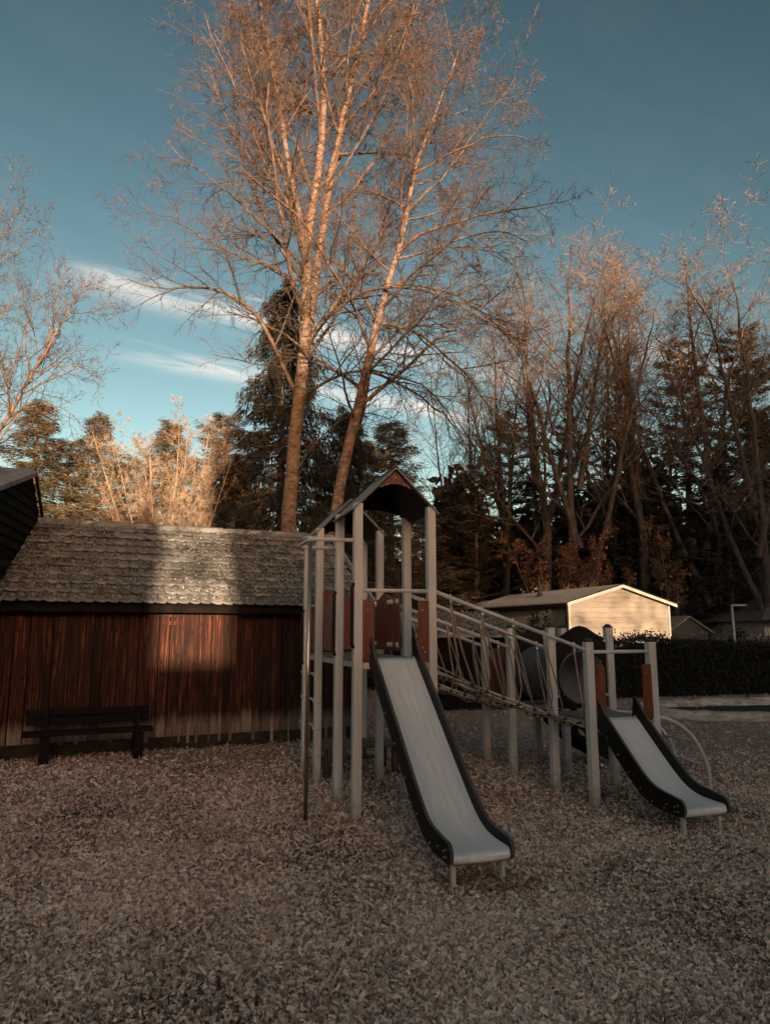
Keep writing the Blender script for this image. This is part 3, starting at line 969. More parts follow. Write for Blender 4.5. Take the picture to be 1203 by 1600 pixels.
# slides
def slide(uc, v0, z0, length, zexit, width):
    """centre line at uc, starts at (v0, z0) on the deck and runs to v0-length"""
    prof_ = []
    flat = .30
    R_ = .55
    v_e = v0 - length
    # straight chute then a smooth run-out, sampled
    ang = math.atan2(z0 - zexit, length - flat - .12)
    npt = 28
    for i in range(npt + 1):
        t = i / npt
        vv = v0 - .04 - (length - .04) * t
        d = (v0 - vv)
        zlin = z0 - (d) * math.tan(ang)
        k = 14.0
        zz_ = zexit + math.log(1 + math.exp(k * (zlin - zexit))) / k if (zlin - zexit) * k < 30 else zlin
        prof_.append((vv, zz_))
    # rolled lip
    ve, zex = prof_[-1]
    lip = [(ve - .02, zex - .004), (ve - .035, zex - .020), (ve - .036, zex - .045), (ve - .022, zex - .062)]
    s = empty('slide', (0, 0, 0))
    s.parent = play
    hw_ = width / 2
    bedpts = [(v0 + .01, z0 + .0)] + prof_ + lip
    b = MB()
    nb = len(bedpts)
    vs = []
    for (vv, zz_) in bedpts:
        for (du, dz) in ((-hw_ + .018, .022), (-hw_ + .026, .004), (0, 0), (hw_ - .026, .004), (hw_ - .018, .022)):
            vs.append((uc + du, vv, zz_ + dz))
    fs = [(i * 5 + j, i * 5 + j + 1, (i + 1) * 5 + j + 1, (i + 1) * 5 + j) for i in range(nb - 1) for j in range(4)]
    b.add(vs, fs)
    bo = b.build('bed', M['steel'], s, smooth=True)
    md = bo.modifiers.new('solid', 'SOLIDIFY'); md.thickness = .004; md.offset = -1
    # black side rails
    for sg in (-1, 1):
        top, bot = [], []
        allp = [(v0 + .02, z0 + .012)] + prof_
        for i, (vv, zz_) in enumerate(allp):
            i2, i1 = min(i + 1, len(allp) - 1), max(i - 1, 0)
            dv, dz = allp[i2][0] - allp[i1][0], allp[i2][1] - allp[i1][1]
            ln = math.hypot(dv, dz)
            nv, nz2 = dz / ln, -dv / ln
            if nz2 < 0:
                nv, nz2 = -nv, -nz2
            w = min(1, max(0, (v0 - vv) / length))
            up = .125 - .045 * w ** 3
            dn = .075 - .015 * w
            top.append((vv + nv * up, zz_ + nz2 * up))
            bot.append((vv - nv * dn, zz_ - nz2 * dn))
        te, be = top[-1], bot[-1]
        endc = [(te[0] - .03, te[1] - .012), (te[0] - .055, te[1] - .045), ((te[0] + be[0]) / 2 - .06, (te[1] + be[1]) / 2 - .01), (be[0] - .045, be[1] + .02), (be[0] - .02, be[1] + .004)]
        topstart = [(v0 + .02, z0 + .20), (v0 - .02, z0 + .195)]
        poly = topstart + top[1:] + endc + bot[::-1]
        u0_, u1_ = (uc - hw_ - .004, uc - hw_ + .016) if sg < 0 else (uc + hw_ - .016, uc + hw_ + .004)
        ra = MB().prism(poly, lambda a, bb, t: (t, a, bb), u0_, u1_).build('side_rail', M['black'], s)
        # worn edge, bolts
        for uu in (u0_ + .003, u1_ - .003):
            MB().tube([(uu, a, bb) for a, bb in topstart + top[1:] + endc], .0042, 5).build('rail_edge', M['edge'], ra)
        us_ = u0_ if sg < 0 else u1_
        pts = []
        for i in range(3, len(prof_) - 4, 4):
            pts.append((us_, prof_[i][0], prof_[i][1] - .03))
        ve_, ze_ = prof_[-1]
        pts += [(us_, ve_ + .02, ze_ + .03), (us_, ve_ + .02, ze_ - .02), (us_, ve_ + .065, ze_ + .01), (us_, ve_ + .065, ze_ - .03), (us_, ve_ + .17, ze_ + .012)]
        bolts(ra, pts, 'u', sg, .0075)
    # feet
    for du in (-hw_ + .05, hw_ - .045):
        MB().box(uc + du - .012, uc + du + .012, v_e + .02, v_e + .055, -.05, zexit - .004).build('leg', M['tube'], s)
    return s


slide(.345, -.04, 1.455, 1.90, .24, .455)
slide(2.665, -.20, .845, 1.15, .235, .455)


# tunnel between the two low platforms
def tunnel_panel(v, sgn):
    cxu, czt, r = 2.758, 1.20, .285
    a0, a1, z0, z1, hump = 2.435, 3.082, .86, 1.64, .13
    outer, inner = [], []
    N_ = 48
    for i in range(N_):
        an = 2 * math.pi * i / N_
        dx, dz = math.cos(an), math.sin(an)
        tx = ((a1 if dx > 0 else a0) - cxu) / dx if abs(dx) > 1e-6 else 1e9
        # wavy top
        def ztop(a):
            t = (a - a0) / (a1 - a0)
            return z1 + math.sin(math.pi * t) ** 2 * hump
        tz = (z0 - czt) / dz if dz < -1e-6 else 1e9
        t = min(tx, tz)
        if dz > 0:
            lo, hi = 0, 2
            for _ in range(30):
                m_ = (lo + hi) / 2
                aa = min(max(cxu + dx * m_, a0), a1)
                if czt + dz * m_ < ztop(aa):
                    lo = m_
                else:
                    hi = m_
            t = min(t, lo)
        outer.append((cxu + dx * t, czt + dz * t))
        inner.append((cxu + dx * r, czt + dz * r))
    vs = []
    for tt in (v, v + .018):
        vs += [(a, tt, b) for a, b in outer] + [(a, tt, b) for a, b in inner]
    fs = []
    for i in range(N_):
        j = (i + 1) % N_
        fs += [(i, j, N_ + j, N_ + i), (2 * N_ + j, 2 * N_ + i, 3 * N_ + i, 3 * N_ + j), (j, i, 2 * N_ + i, 2 * N_ + j), (N_ + i, N_ + j, 3 * N_ + j, 3 * N_ + i)]
    o = MB().add(vs, fs).build('tunnel_panel', M['black'], play)
    rim = MB().tube([(cxu + r * 1.01 * math.cos(2 * math.pi * k / 40), v - .004, czt + r * 1.01 * math.sin(2 * math.pi * k / 40)) for k in range(41)], .008, 6, cap=False)
    rim.build('tunnel_rim', M['edge'], o, smooth=True)
    bolts(o, [(cxu + .30 * math.cos(a), v, czt + .30 * math.sin(a)) for a in (.6, 2.2, 3.8, 5.4)], 'v', -1, .007)
    for zz_ in (1.0, 1.6):
        MB().tube([(2.42, v - .002, zz_), (2.46, v - .006, zz_)], .015, 8).build('bracket', M['post'], o, smooth=True)
        MB().tube([(3.10, v - .002, zz_), (3.05, v - .006, zz_)], .015, 8).build('bracket', M['post'], o, smooth=True)


tunnel_panel(.566, -1)
tunnel_panel(1.570, 1)
tn = MB()
ts = 44
cxu, czt = 2.758, 1.20
vs, fs = [], []
seg = 78
for i in range(seg + 1):
    vv = .585 + (1.57 - .585) * i / seg
    rad = .300 + .024 * (0.5 + 0.5 * math.cos(2 * math.pi * i / 6))
    for k in range(ts):
        an = 2 * math.pi * k / ts
        vs.append((cxu + rad * math.cos(an), vv, czt + rad * math.sin(an)))
for i in range(seg):
    for k in range(ts):
        k2 = (k + 1) % ts
        fs.append((i * ts + k, i * ts + k2, (i + 1) * ts + k2, (i + 1) * ts + k))
tun = tn.add(vs, fs).build('tunnel_tube', M['tubeout'], play, smooth=True)
vs, fs = [], []
for i in range(21):
    vv = .57 + (1.585 - .57) * i / 20
    for k in range(ts):
        an = 2 * math.pi * k / ts
        vs.append((cxu + .279 * math.cos(an), vv, czt + .279 * math.sin(an)))
for i in range(20):
    for k in range(ts):
        k2 = (k + 1) % ts
        fs.append((i * ts + k2, i * ts + k, (i + 1) * ts + k, (i + 1) * ts + k2))
MB().add(vs, fs).build('tunnel_lining', M['tubein'], tun, smooth=True)


# rope bridges
def bridge(pf0, pf1, pb0, pb1):
    """front rail pf0->pf1, back rail pb0->pb1 (plan positions of the posts)"""
    s = empty('rope_bridge', (0, 0, 0))
    s.parent = play
    za, zb = 2.095, 1.505
    fa, fb = Vector((pf0[0] + .03, pf0[1] - .012, za)), Vector((pf1[0] + .0, pf1[1] - .012, zb))
    ba, bb_ = Vector((pb0[0] + .03, pb0[1] + .012, za)), Vector((pb1[0] + .0, pb1[1] + .012, zb))
    for (a, b) in ((fa, fb), (ba, bb_)):
        rail = MB().tube([a, b], .020, 12).build('hand_rail', M['tube'], s, smooth=True)

    def floor_pt(t, w):
        f = fa.lerp(fb, t)
        b = ba.lerp(bb_, t)
        p = f.lerp(b, w)
        edge = abs(w - .5) * 2
        p.z = (ZT - .01) * (1 - t) + (ZL - .01) * t - math.sin(math.pi * t) * .07 - (1 - edge ** 2) * .05
        return p

    # floor ropes
    for w in (.10, .30, .50, .70, .90):
        MB().tube([floor_pt(k / 16, w) for k in range(17)], .009, 6).build('floor_rope', M['rope'], s, smooth=True)
    # two steel rods under the net carry the floor
    for w in (.18, .82):
        MB().tube([floor_pt(0, w) - Vector((0, 0, .05)), floor_pt(1, w) - Vector((0, 0, .03))], .010, 8).build('floor_rod', M['tube'], s, smooth=True)
    st = [.10, .30, .50, .70, .90]
    r3 = random.Random(int(pf0[1] * 100) + 3)
    for i, t in enumerate(st):
        # one U-shaped rope from rail to rail under the floor
        f0, b0 = fa.lerp(fb, t), ba.lerp(bb_, t)
        t1 = t + .045
        pts = [f0 - Vector((0, 0, .02)), f0 - Vector((-.01, .01, .20)), floor_pt(t1, .02) + Vector((0, -.015, .16)), floor_pt(t1, .08) - Vector((0, 0, .005)), floor_pt(t1, .3) - Vector((0, 0, .03)),
               floor_pt(t1, .5) - Vector((0, 0, .035)), floor_pt(t1, .7) - Vector((0, 0, .03)), floor_pt(t1, .92) - Vector((0, 0, .005)), floor_pt(t1, .98) + Vector((0, .015, .16)), b0 - Vector((-.01, -.01, .20)), b0 - Vector((0, 0, .02))]
        MB().tube(pts, .0085, 6).build('net_rope', M['rope'], s, smooth=True)
        # slanting partners to the next knot
        for (rail, w) in ((f0, .10), (b0, .90)):
            t2 = min(t + .15, .99)
            e = floor_pt(t2, w)
            mid = rail.lerp(e, .5) + Vector((r3.uniform(-.015, .015), r3.uniform(-.02, .02), -.02))
            MB().tube([rail - Vector((0, 0, .02)), rail.lerp(e, .12) - Vector((0, 0, .06)), mid, e], .008, 6).build('net_rope', M['rope'], s, smooth=True)
            MB().tube([rail + Vector((0, 0, .012)), rail + Vector((0, 0, .034))], [.016, .010], 8).build('rail_clamp', M['tube'], s, smooth=True)
            MB().tube([rail - Vector((-.004, 0, .018)), rail - Vector((-.010, 0, .075))], .0125, 8).build('ferrule', M['ferrule'], s, smooth=True)
            MB().tube([e - Vector((.016, 0, 0)), e + Vector((.016, 0, -.006))], .017, 8).build('rope_clip', M['knot'], s, smooth=True)
        for w in (.10, .30, .50, .70, .90):
            p = floor_pt(t1, w)
            MB().tube([p - Vector((.014, 0, .004)), p + Vector((.014, 0, -.012))], .016, 8).build('rope_clip', M['knot'], s, smooth=True)
    for t in (.2, .4, .6, .8):
        MB().tube([floor_pt(t, .10), floor_pt(t + .02, .3), floor_pt(t, .5), floor_pt(t + .02, .7), floor_pt(t, .90)], .0085, 6).build('net_rope', M['rope'], s, smooth=True)


bridge(posts['P'][:2], posts['K'][:2], posts['G'][:2], posts['J'][:2])
bridge(posts['E'][:2], posts['H'][:2], posts['F'][:2], posts['I'][:2])

# arched climber on the right of the low platform
for vv in (-.03, .45):
    pts = []
    for k in range(15):
        a = math.pi / 2 * k / 14
        pts.append((3.15 + .73 * math.sin(a) ** .9, vv, .10 + .72 * math.cos(a)))
    pts.append((3.885, vv, -.05))
    pts.insert(0, (3.09, vv, .83))
    MB().tube(pts, .021, 10).build('arch_tube', M['tube'], play, smooth=True)
for a in (28, 52, 74):
    a = math.radians(a)
    x_, z_ = 3.15 + .73 * math.sin(a) ** .9, .10 + .72 * math.cos(a)
    MB().tube([(x_, -.03, z_), (x_, .45, z_)], .014, 8).build('rung', M['tube'], play, smooth=True)
# black climbing plate down from the rear low platform
dirp = Vector((.86, .10, -.82))
poly = [(0, 0), (.10, .06), (1.1, .06), (1.19, -.02), (1.1, -.08), (.72, -.20), (.30, -.20), (.02, -.10)]
for vv in (1.66, 2.22):
    o = MB().prism(poly, lambda a, b, t: (3.12 + a * .72 + b * .69, t, .86 - a * .69 + b * .72), vv, vv + .02).build('ramp_side', M['black'], play)
    MB().prism([(.42, -.11), (.50, -.085), (.58, -.11), (.50, -.145)], lambda a, b, t: (3.12 + a * .72 + b * .69, t, .86 - a * .69 + b * .72), vv - .002, vv).build('hand_slot', M['tubein'], o)
MB().prism([(.05, .0), (1.12, .0), (1.12, -.02), (.05, -.02)], lambda a, b, t: (3.12 + a * .72 + b * .69, t, .86 - a * .69 + b * .72), 1.685, 2.215).build('ramp_board', M['black'], play)

# low wooden bench under the rear tower
lb = tag(empty('low_bench', (DX, DY, 0), PR), 'low weathered wooden bench under the rear play tower', 'bench')
for (v0, v1, z) in ((1.90, 2.10, .33), (2.115, 2.31, .335), (2.325, 2.50, .33)):
    MB().box(.10, 1.06, v0, v1, z, z + .04).build('seat_plank', M['lowbench'], lb, bevel=.006)
for (a, b) in ((1.0, 1.96), (1.0, 2.44), (.16, 1.96), (.16, 2.44)):
    MB().tube([(a, b, -.03), (a, b, .33)], .045, 12).build('leg', M['log'], lb, smooth=True)
MB().box(.16, 1.0, 2.43, 2.46, .12, .16).build('stretcher', M['lowbench'], lb)
MB().box(.12, .40, 1.93, 1.95, .18, .325).build('apron', M['lowbench'], lb)

# ================================================================== TREES
def norm(a):
    return a / (np.linalg.norm(a, axis=-1, keepdims=True) + 1e-9)


def resample(pts, K):
    pts = np.asarray(pts, dtype=float)
    d = np.concatenate([[0], np.cumsum(np.linalg.norm(np.diff(pts, axis=0), axis=1))])
    t = np.linspace(0, d[-1], K)
    out = np.stack([np.interp(t, d, pts[:, i]) for i in range(3)], 1)
    for _ in range(2):
        out[1:-1] = .5 * out[1:-1] + .25 * (out[:-2] + out[2:])
    return out, d[-1]


def tubes(P, R, s):
    """P (M,K,3), R (M,K) -> quads"""
    M_, K, _ = P.shape
    T = np.empty_like(P)
    T[:, 1:-1] = P[:, 2:] - P[:, :-2]
    T[:, 0] = P[:, 1] - P[:, 0]
    T[:, -1] = P[:, -1] - P[:, -2]
    T = norm(T)
    tm = norm(T.mean(1))
    ref = np.where(np.abs(tm[:, 2:3]) > .85, np.array([[1., .2, 0]]), np.array([[0, 0, 1.]]))[:, None, :]
    A = norm(np.cross(T, ref))
    B = np.cross(T, A)
    an = np.arange(s) * 2 * np.pi / s
    V = P[:, :, None, :] + R[:, :, None, None] * (A[:, :, None, :] * np.cos(an)[None, None, :, None] + B[:, :, None, :] * np.sin(an)[None, None, :, None])
    V = V.reshape(-1, 3)
    i = np.arange(M_)[:, None, None] * K * s + np.arange(K - 1)[None, :, None] * s
    k = np.arange(s)[None, None, :]
    k2 = (k + 1) % s
    Fq = np.stack([i + k, i + k2, i + s + k2, i + s + k], -1).reshape(-1, 4)
    return V, Fq


def blades(P, R, rng):
    """finest twigs: one tapering four-cornered blade each"""
    a, b = P[:, 0], P[:, -1]
    d = norm(b - a)
    s_ = rng.normal(0, 1, a.shape)
    s_ = norm(s_ - d * (s_ * d).sum(1)[:, None])
    w0, w1 = R[:, :1] * 1.0, R[:, -1:] * .7
    V = np.stack([a - s_ * w0, a + s_ * w0, b + s_ * w1, b - s_ * w1], 1)
    return V.reshape(-1, 3), (np.arange(len(a)) * 4)[:, None] + np.arange(4)[None]


def merge(parts):
    vs, fs, b = [], [], 0
    for v, f in parts:
        vs.append(v); fs.append(f + b); b += len(v)
    return np.concatenate(vs), np.concatenate(fs)


def sprout(P, R, Ln, n, t0, t1, ang, lenf, K, trop, wig, rng, rratio=.55, rend=.35, taper=.7, lmin=.05, rmin=.0035):
    """children of the branches P (M,K0,3)"""
    M_, K0, _ = P.shape
    t = t0 + (t1 - t0) * (np.arange(n)[None, :] + rng.uniform(0, 1, (M_, n))) / n
    x = t * (K0 - 1)
    i = np.clip(x.astype(int), 0, K0 - 2)
    fr = (x - i)[..., None]
    r = np.arange(M_)[:, None]
    p = P[r, i] * (1 - fr) + P[r, i + 1] * fr
    tan = norm(P[r, i + 1] - P[r, i])
    rad = R[r, i] * (1 - fr[..., 0]) + R[r, i + 1] * fr[..., 0]
    az = (np.arange(n)[None, :] * 2.4 + rng.uniform(0, 6.28, (M_, 1))) + rng.normal(0, .5, (M_, n))
    ref = np.where(np.abs(tan[..., 2:3]) > .9, np.array([1., 0, 0]), np.array([0, 0, 1.]))
    a = norm(np.cross(tan, ref))
    b = np.cross(tan, a)
    side = a * np.cos(az)[..., None] + b * np.sin(az)[..., None]
    an = ang * rng.uniform(.75, 1.25, (M_, n))[..., None]
    d = norm(tan * np.cos(an) + side * np.sin(an)).reshape(-1, 3)
    L2 = (Ln[:, None] * lenf * (1 - taper * t) * rng.uniform(.65, 1.3, (M_, n))).reshape(-1)
    L2 = np.maximum(L2, lmin)
    p = p.reshape(-1, 3)
    C = np.empty((len(p), K, 3))
    C[:, 0] = p
    st = (L2 / (K - 1))[:, None]
    for k in range(1, K):
        d = norm(d + np.array([0, 0, trop]) + rng.normal(0, wig, d.shape))
        C[:, k] = C[:, k - 1] + d * st
    r0 = np.maximum(np.minimum(rad.reshape(-1) * rratio, L2 * .0115 + .004), rmin)
    R2 = r0[:, None] * np.linspace(1, rend, K)[None]
    return C, R2, L2


def bare_tree(name, stems, limbs, cfg, seed, mats, label, cat='tree', group=None, origin=None, leaves=None, proto=False):
    """stems / limbs: list of (points, r0, r1) in world space"""
    r_ = np.random.default_rng(seed)
    K = 26
    Ps, Rs, Ls = [], [], []
    for pts, r0, r1 in stems:
        p, l = resample(pts, K)
        l_ = l
        p[1:-1] += r_.normal(0, cfg.get('wob', .012), (K - 2, 3)) * np.linspace(.5, 2.5, K - 2)[:, None]
        Ps.append(p); Rs.append(np.linspace(r0, r1, K) ** 1.0); Ls.append(l_)
    SP, SR, SL = np.array(Ps), np.array(Rs), np.array(Ls)
    if origin is None:
        origin = SP[0, 0].copy(); origin[2] = 0
    trunk_parts = [tubes(SP, SR, 12)]
    lim = []
    K1 = 12
    if cfg['n1']:
        C, R_, L_ = sprout(SP, SR, SL, cfg['n1'], cfg.get('s0', .3), .98, cfg.get('a1', .85), cfg['l1'], K1, cfg.get('trop1', .07), cfg.get('wig1', .09), r_, .5, .28, cfg.get('tap1', .6))
        lim.append((C, R_, L_))
    if limbs:
        a, b, c_ = [], [], []
        for pts, r0, r1 in limbs:
            r0 *= .78
            p, l = resample(pts, K1)
            p[1:-1] += r_.normal(0, .03, (K1 - 2, 3))
            a.append(p); b.append(np.linspace(r0, r1, K1)); c_.append(l)
        lim.append((np.array(a), np.array(b), np.array(c_)))
    LP = np.concatenate([x[0] for x in lim]); LR = np.concatenate([x[1] for x in lim]); LL = np.concatenate([x[2] for x in lim])
    limb_mesh = tubes(LP, LR, 6)
    # also side shoots straight from the upper stems
    c2 = sprout(LP, LR, LL, cfg['n2'], .12, 1.0, cfg.get('a2', .8), cfg['l2'], 7, cfg.get('trop2', .05), .09, r_, .6, .35, .45)
    c2b = sprout(SP, SR, SL, cfg.get('n2b', 12), .45, 1.0, .7, cfg['l2'] * .22, 7, .06, .12, r_, .4, .35, .5)
    B2 = [np.concatenate(z) for z in zip(c2, c2b)]
    c3 = sprout(B2[0], B2[1], B2[2], cfg['n3'], .12, 1.0, cfg.get('a3', .75), cfg['l3'], 4, cfg.get('trop3', .03), cfg.get('wig3', .10), r_, .65, .45, .4, rmin=cfg.get('rmin', .005))
    c4 = sprout(c3[0], c3[1], c3[2], cfg['n4'], .1, 1.0, .75, cfg['l4'], 2, cfg.get('trop4', .03), .16, r_, .8, .6, .3, lmin=.12, rmin=cfg.get('rmin', .005))
    crown = [tubes(B2[0], B2[1], 4), tubes(c3[0], c3[1], 3), blades(c4[0], c4[1], r_)]
    if proto:
        v, f = merge(trunk_parts + [limb_mesh])
        v2, f2 = merge(crown)
        return fastmesh(name + '_trunk', v, f, mats[0], True), fastmesh(name + '_crown', v2, f2, mats[1])
    root = tag(empty(name, tuple(origin)), label, cat, group)
    v, f = merge(trunk_parts)
    link('trunk', fastmesh('trunk', v - origin, f, mats[0], True), root)
    v, f = limb_mesh
    link('branches', fastmesh('branches', v - origin, f, mats[2] if len(mats) > 2 else mats[0], True), root)
    v, f = merge(crown)
    link('crown', fastmesh('crown', v - origin, f, mats[1]), root)
    if leaves:
        n, zlo, zhi, sz, mm = leaves
        tips = c4[0].reshape(-1, 3)
        ok = (tips[:, 2] > zlo) & (tips[:, 2] < zhi)
        tips = tips[ok]
        tips = tips[r_.integers(0, len(tips), n)]
        dd_ = r_.normal(0, .6, (n, 3)); dd_[:, 2] -= .6
        v, f = diamonds(tips + r_.normal(0, .04, (n, 3)), r_.uniform(.6, 1.4, n) * sz, dd_, .6, r_)
        link('leaves', fastmesh('leaves', v - origin, f, mm, tint=np.repeat(r_.random(n), 4)), root)
    return root


def path(pix, Y, dY=0.0, ground=True):
    """pixel path -> points; the depth drifts by dY along it"""
    n = len(pix)
    pts = [np.array(at(x, y, Y + dY * i / max(1, n - 1))) for i, (x, y) in enumerate(pix)]
    if ground:
        b = pts[0].copy(); b[2] = -.1
        b[0] -= (pts[1][0] - pts[0][0]) * .4
        pts.insert(0, b)
    return pts


def with_depth(pix, Ys):
    return [np.array(at(x, y, Y)) for (x, y), Y in zip(pix, Ys)]


TY = 20.0
stemL = path([(450, 830), (456, 740), (463, 660), (472, 580), (480, 520), (478, 470), (475, 400), (486, 330), (505, 240), (506, 130), (498, 20), (490, -90), (486, -170)], TY)
stemR = path([(480, 520), (490, 455), (500, 390), (507, 330), (522, 250), (545, 150), (566, 50), (585, -60), (600, -140)], TY + .1, .6, False)
stemM = path([(476, 400), (470, 340), (452, 270), (440, 180), (425, 90), (405, 0), (395, -60)], TY - .1, -.8, False)
limbs = [
    (with_depth([(461, 612), (430, 540), (400, 482), (368, 455), (310, 446), (250, 462), (200, 436)], [20, 19.7, 19.4, 19.1, 18.8, 18.6, 18.4]), .10, .014),
    (with_depth([(478, 545), (500, 505), (530, 465), (560, 425), (590, 385), (606, 340), (612, 280)], [20, 20.1, 20.2, 20.4, 20.5, 20.6, 20.7]), .13, .03),
    (with_depth([(482, 535), (520, 480), (560, 450), (610, 445), (670, 456), (730, 475), (800, 535)], [20, 19.6, 19.3, 19.0, 18.7, 18.5, 18.4]), .085, .012),
    (with_depth([(468, 625), (500, 595), (545, 580), (600, 578), (660, 590), (700, 640), (730, 700)], [20, 19.6, 19.3, 19.1, 18.9, 18.8, 18.8]), .06, .010),
    (with_depth([(475, 418), (432, 366), (396, 341), (350, 290), (300, 268), (262, 220)], [20, 20.2, 20.4, 20.5, 20.6, 20.7]), .075, .012),
    (with_depth([(474, 440), (435, 430), (380, 400), (330, 385), (280, 345), (230, 330)], [20, 20.3, 20.5, 20.8, 21, 21.1]), .06, .010),
    (with_depth([(476, 372), (436, 290), (402, 235), (384, 160), (345, 90), (320, 20)], [20, 19.8, 19.6, 19.4, 19.2, 19.0]), .075, .012),
    (with_depth([(504, 345), (560, 290), (600, 230), (640, 150), (660, 60)], [20.2, 20.5, 20.7, 20.9, 21.1]), .07, .014),
    (with_depth([(510, 300), (560, 230), (610, 130), (640, 40), (660, -40)], [20.2, 19.9, 19.6, 19.4, 19.3]), .06, .012),
    (with_depth([(492, 310), (460, 230), (430, 130), (400, 40), (380, -40)], [20, 20.3, 20.6, 20.8, 21]), .06, .012),
    (with_depth([(455, 745), (490, 690), (530, 655), (580, 640), (640, 665)], [20, 19.7, 19.4, 19.2, 19.1]), .04, .008),
]
bare_tree('birch_tree', [(stemL, .25, .035), (stemR, .15, .03), (stemM, .10, .025)], limbs,
          dict(n1=22, s0=.36, l1=.30, tap1=.5, n2=11, l2=.40, n3=7, l3=.50, n4=10, l4=.55, n2b=6, a1=.85, a2=.8, a3=.8, trop1=.05, trop2=.03, trop3=.02, trop4=.0, wig3=.09, rmin=.0052), 21,
          (M['birch'], M['twig'], M['limb']), 'tallest bare tree with forked pale trunk lit by the sun behind the shed roof')

TY2 = 19.0
st2 = path([(522, 800), (545, 700), (563, 620), (577, 550), (592, 495), (605, 450), (622, 390), (634, 330), (652, 262), (676, 190), (700, 125), (715, 80)], TY2, .5)
limbs2 = [
    (with_depth([(619, 400), (660, 362), (710, 345), (770, 330), (840, 322), (880, 315)], [19.3, 19.0, 18.7, 18.4, 18.2, 18.1]), .075, .010),
    (with_depth([(590, 505), (630, 505), (670, 530), (715, 570), (760, 620), (800, 690)], [19.2, 18.9, 18.6, 18.3, 18.1, 18]), .065, .010),
    (with_depth([(573, 580), (610, 590), (650, 612), (700, 650), (740, 720)], [19.2, 19.0, 18.8, 18.6, 18.5]), .055, .009),
    (with_depth([(608, 445), (650, 440), (700, 455), (760, 490), (820, 560)], [19.3, 19.6, 19.9, 20.2, 20.4]), .055, .009),
    (with_depth([(605, 455), (596, 430), (588, 400), (590, 350), (600, 300)], [19.3, 19.5, 19.8, 20, 20.2]), .045, .010),
    (with_depth([(633, 335), (690, 280), (740, 210), (780, 150), (805, 120)], [19.4, 19.7, 19.9, 20.1, 20.2]), .05, .010),
    (with_depth([(650, 270), (700, 240), (760, 215), (810, 205), (838, 230)], [19.4, 19.1, 18.8, 18.6, 18.5]), .045, .009),
    (with_depth([(645, 285), (640, 210), (655, 130), (672, 60)], [19.4, 19.5, 19.7, 19.8]), .05, .010),
]
bare_tree('birch_tree', [(st2, .20, .02)], limbs2,
          dict(n1=28, s0=.34, l1=.30, tap1=.5, n2=11, l2=.40, n3=7, l3=.50, n4=10, l4=.55, n2b=8, a1=1.0, a2=.8, a3=.8, trop1=.01, trop2=.0, trop3=-.02, trop4=-.02, wig3=.09, rmin=.0052), 22,
          (M['birch'], M['twig'], M['limb']), 'leaning bare tree with drooping right-hand branches above the play tower roof')

# bare tree entering from the left edge
stl = path([(-70, 840), (-30, 720), (20, 640), (60, 570), (100, 500), (132, 440)], 19.0, .3)
liml = [
    (with_depth([(52, 585), (90, 568), (130, 575), (165, 600)], [19.2, 19.0, 18.8, 18.7]), .03, .006),
    (with_depth([(10, 655), (60, 628), (110, 640), (150, 690)], [19.2, 19.0, 18.8, 18.6]), .035, .006),
    (with_depth([(70, 552), (84, 500), (90, 450), (110, 420)], [19.2, 19.3, 19.5, 19.6]), .035, .008),
    (with_depth([(45, 595), (40, 520), (52, 470), (60, 430)], [19.2, 19.5, 19.7, 19.8]), .035, .008),
]
bare_tree('bare_tree', [(stl, .13, .014)], liml,
          dict(n1=14, s0=.5, l1=.26, tap1=.5, n2=8, l2=.42, n3=6, l3=.5, n4=4, l4=.5, n2b=14, a1=.75, trop1=.02, rmin=.0055), 23,
          (M['bark'], M['twig']), 'bare tree leaning in from the left edge above the annex')
stl2 = path([(-60, 800), (-50, 650), (-35, 520), (-22, 430), (-8, 360), (2, 330)], 21.0, .3)
bare_tree('bare_tree', [(stl2, .16, .012)], [],
          dict(n1=26, s0=.4, l1=.24, tap1=.4, n2=8, l2=.42, n3=6, l3=.5, n4=4, l4=.5, n2b=14, a1=.85, trop1=.04, rmin=.0055), 24,
          (M['bark'], M['twig']), 'bare tree whose twigs rise along the upper left edge')


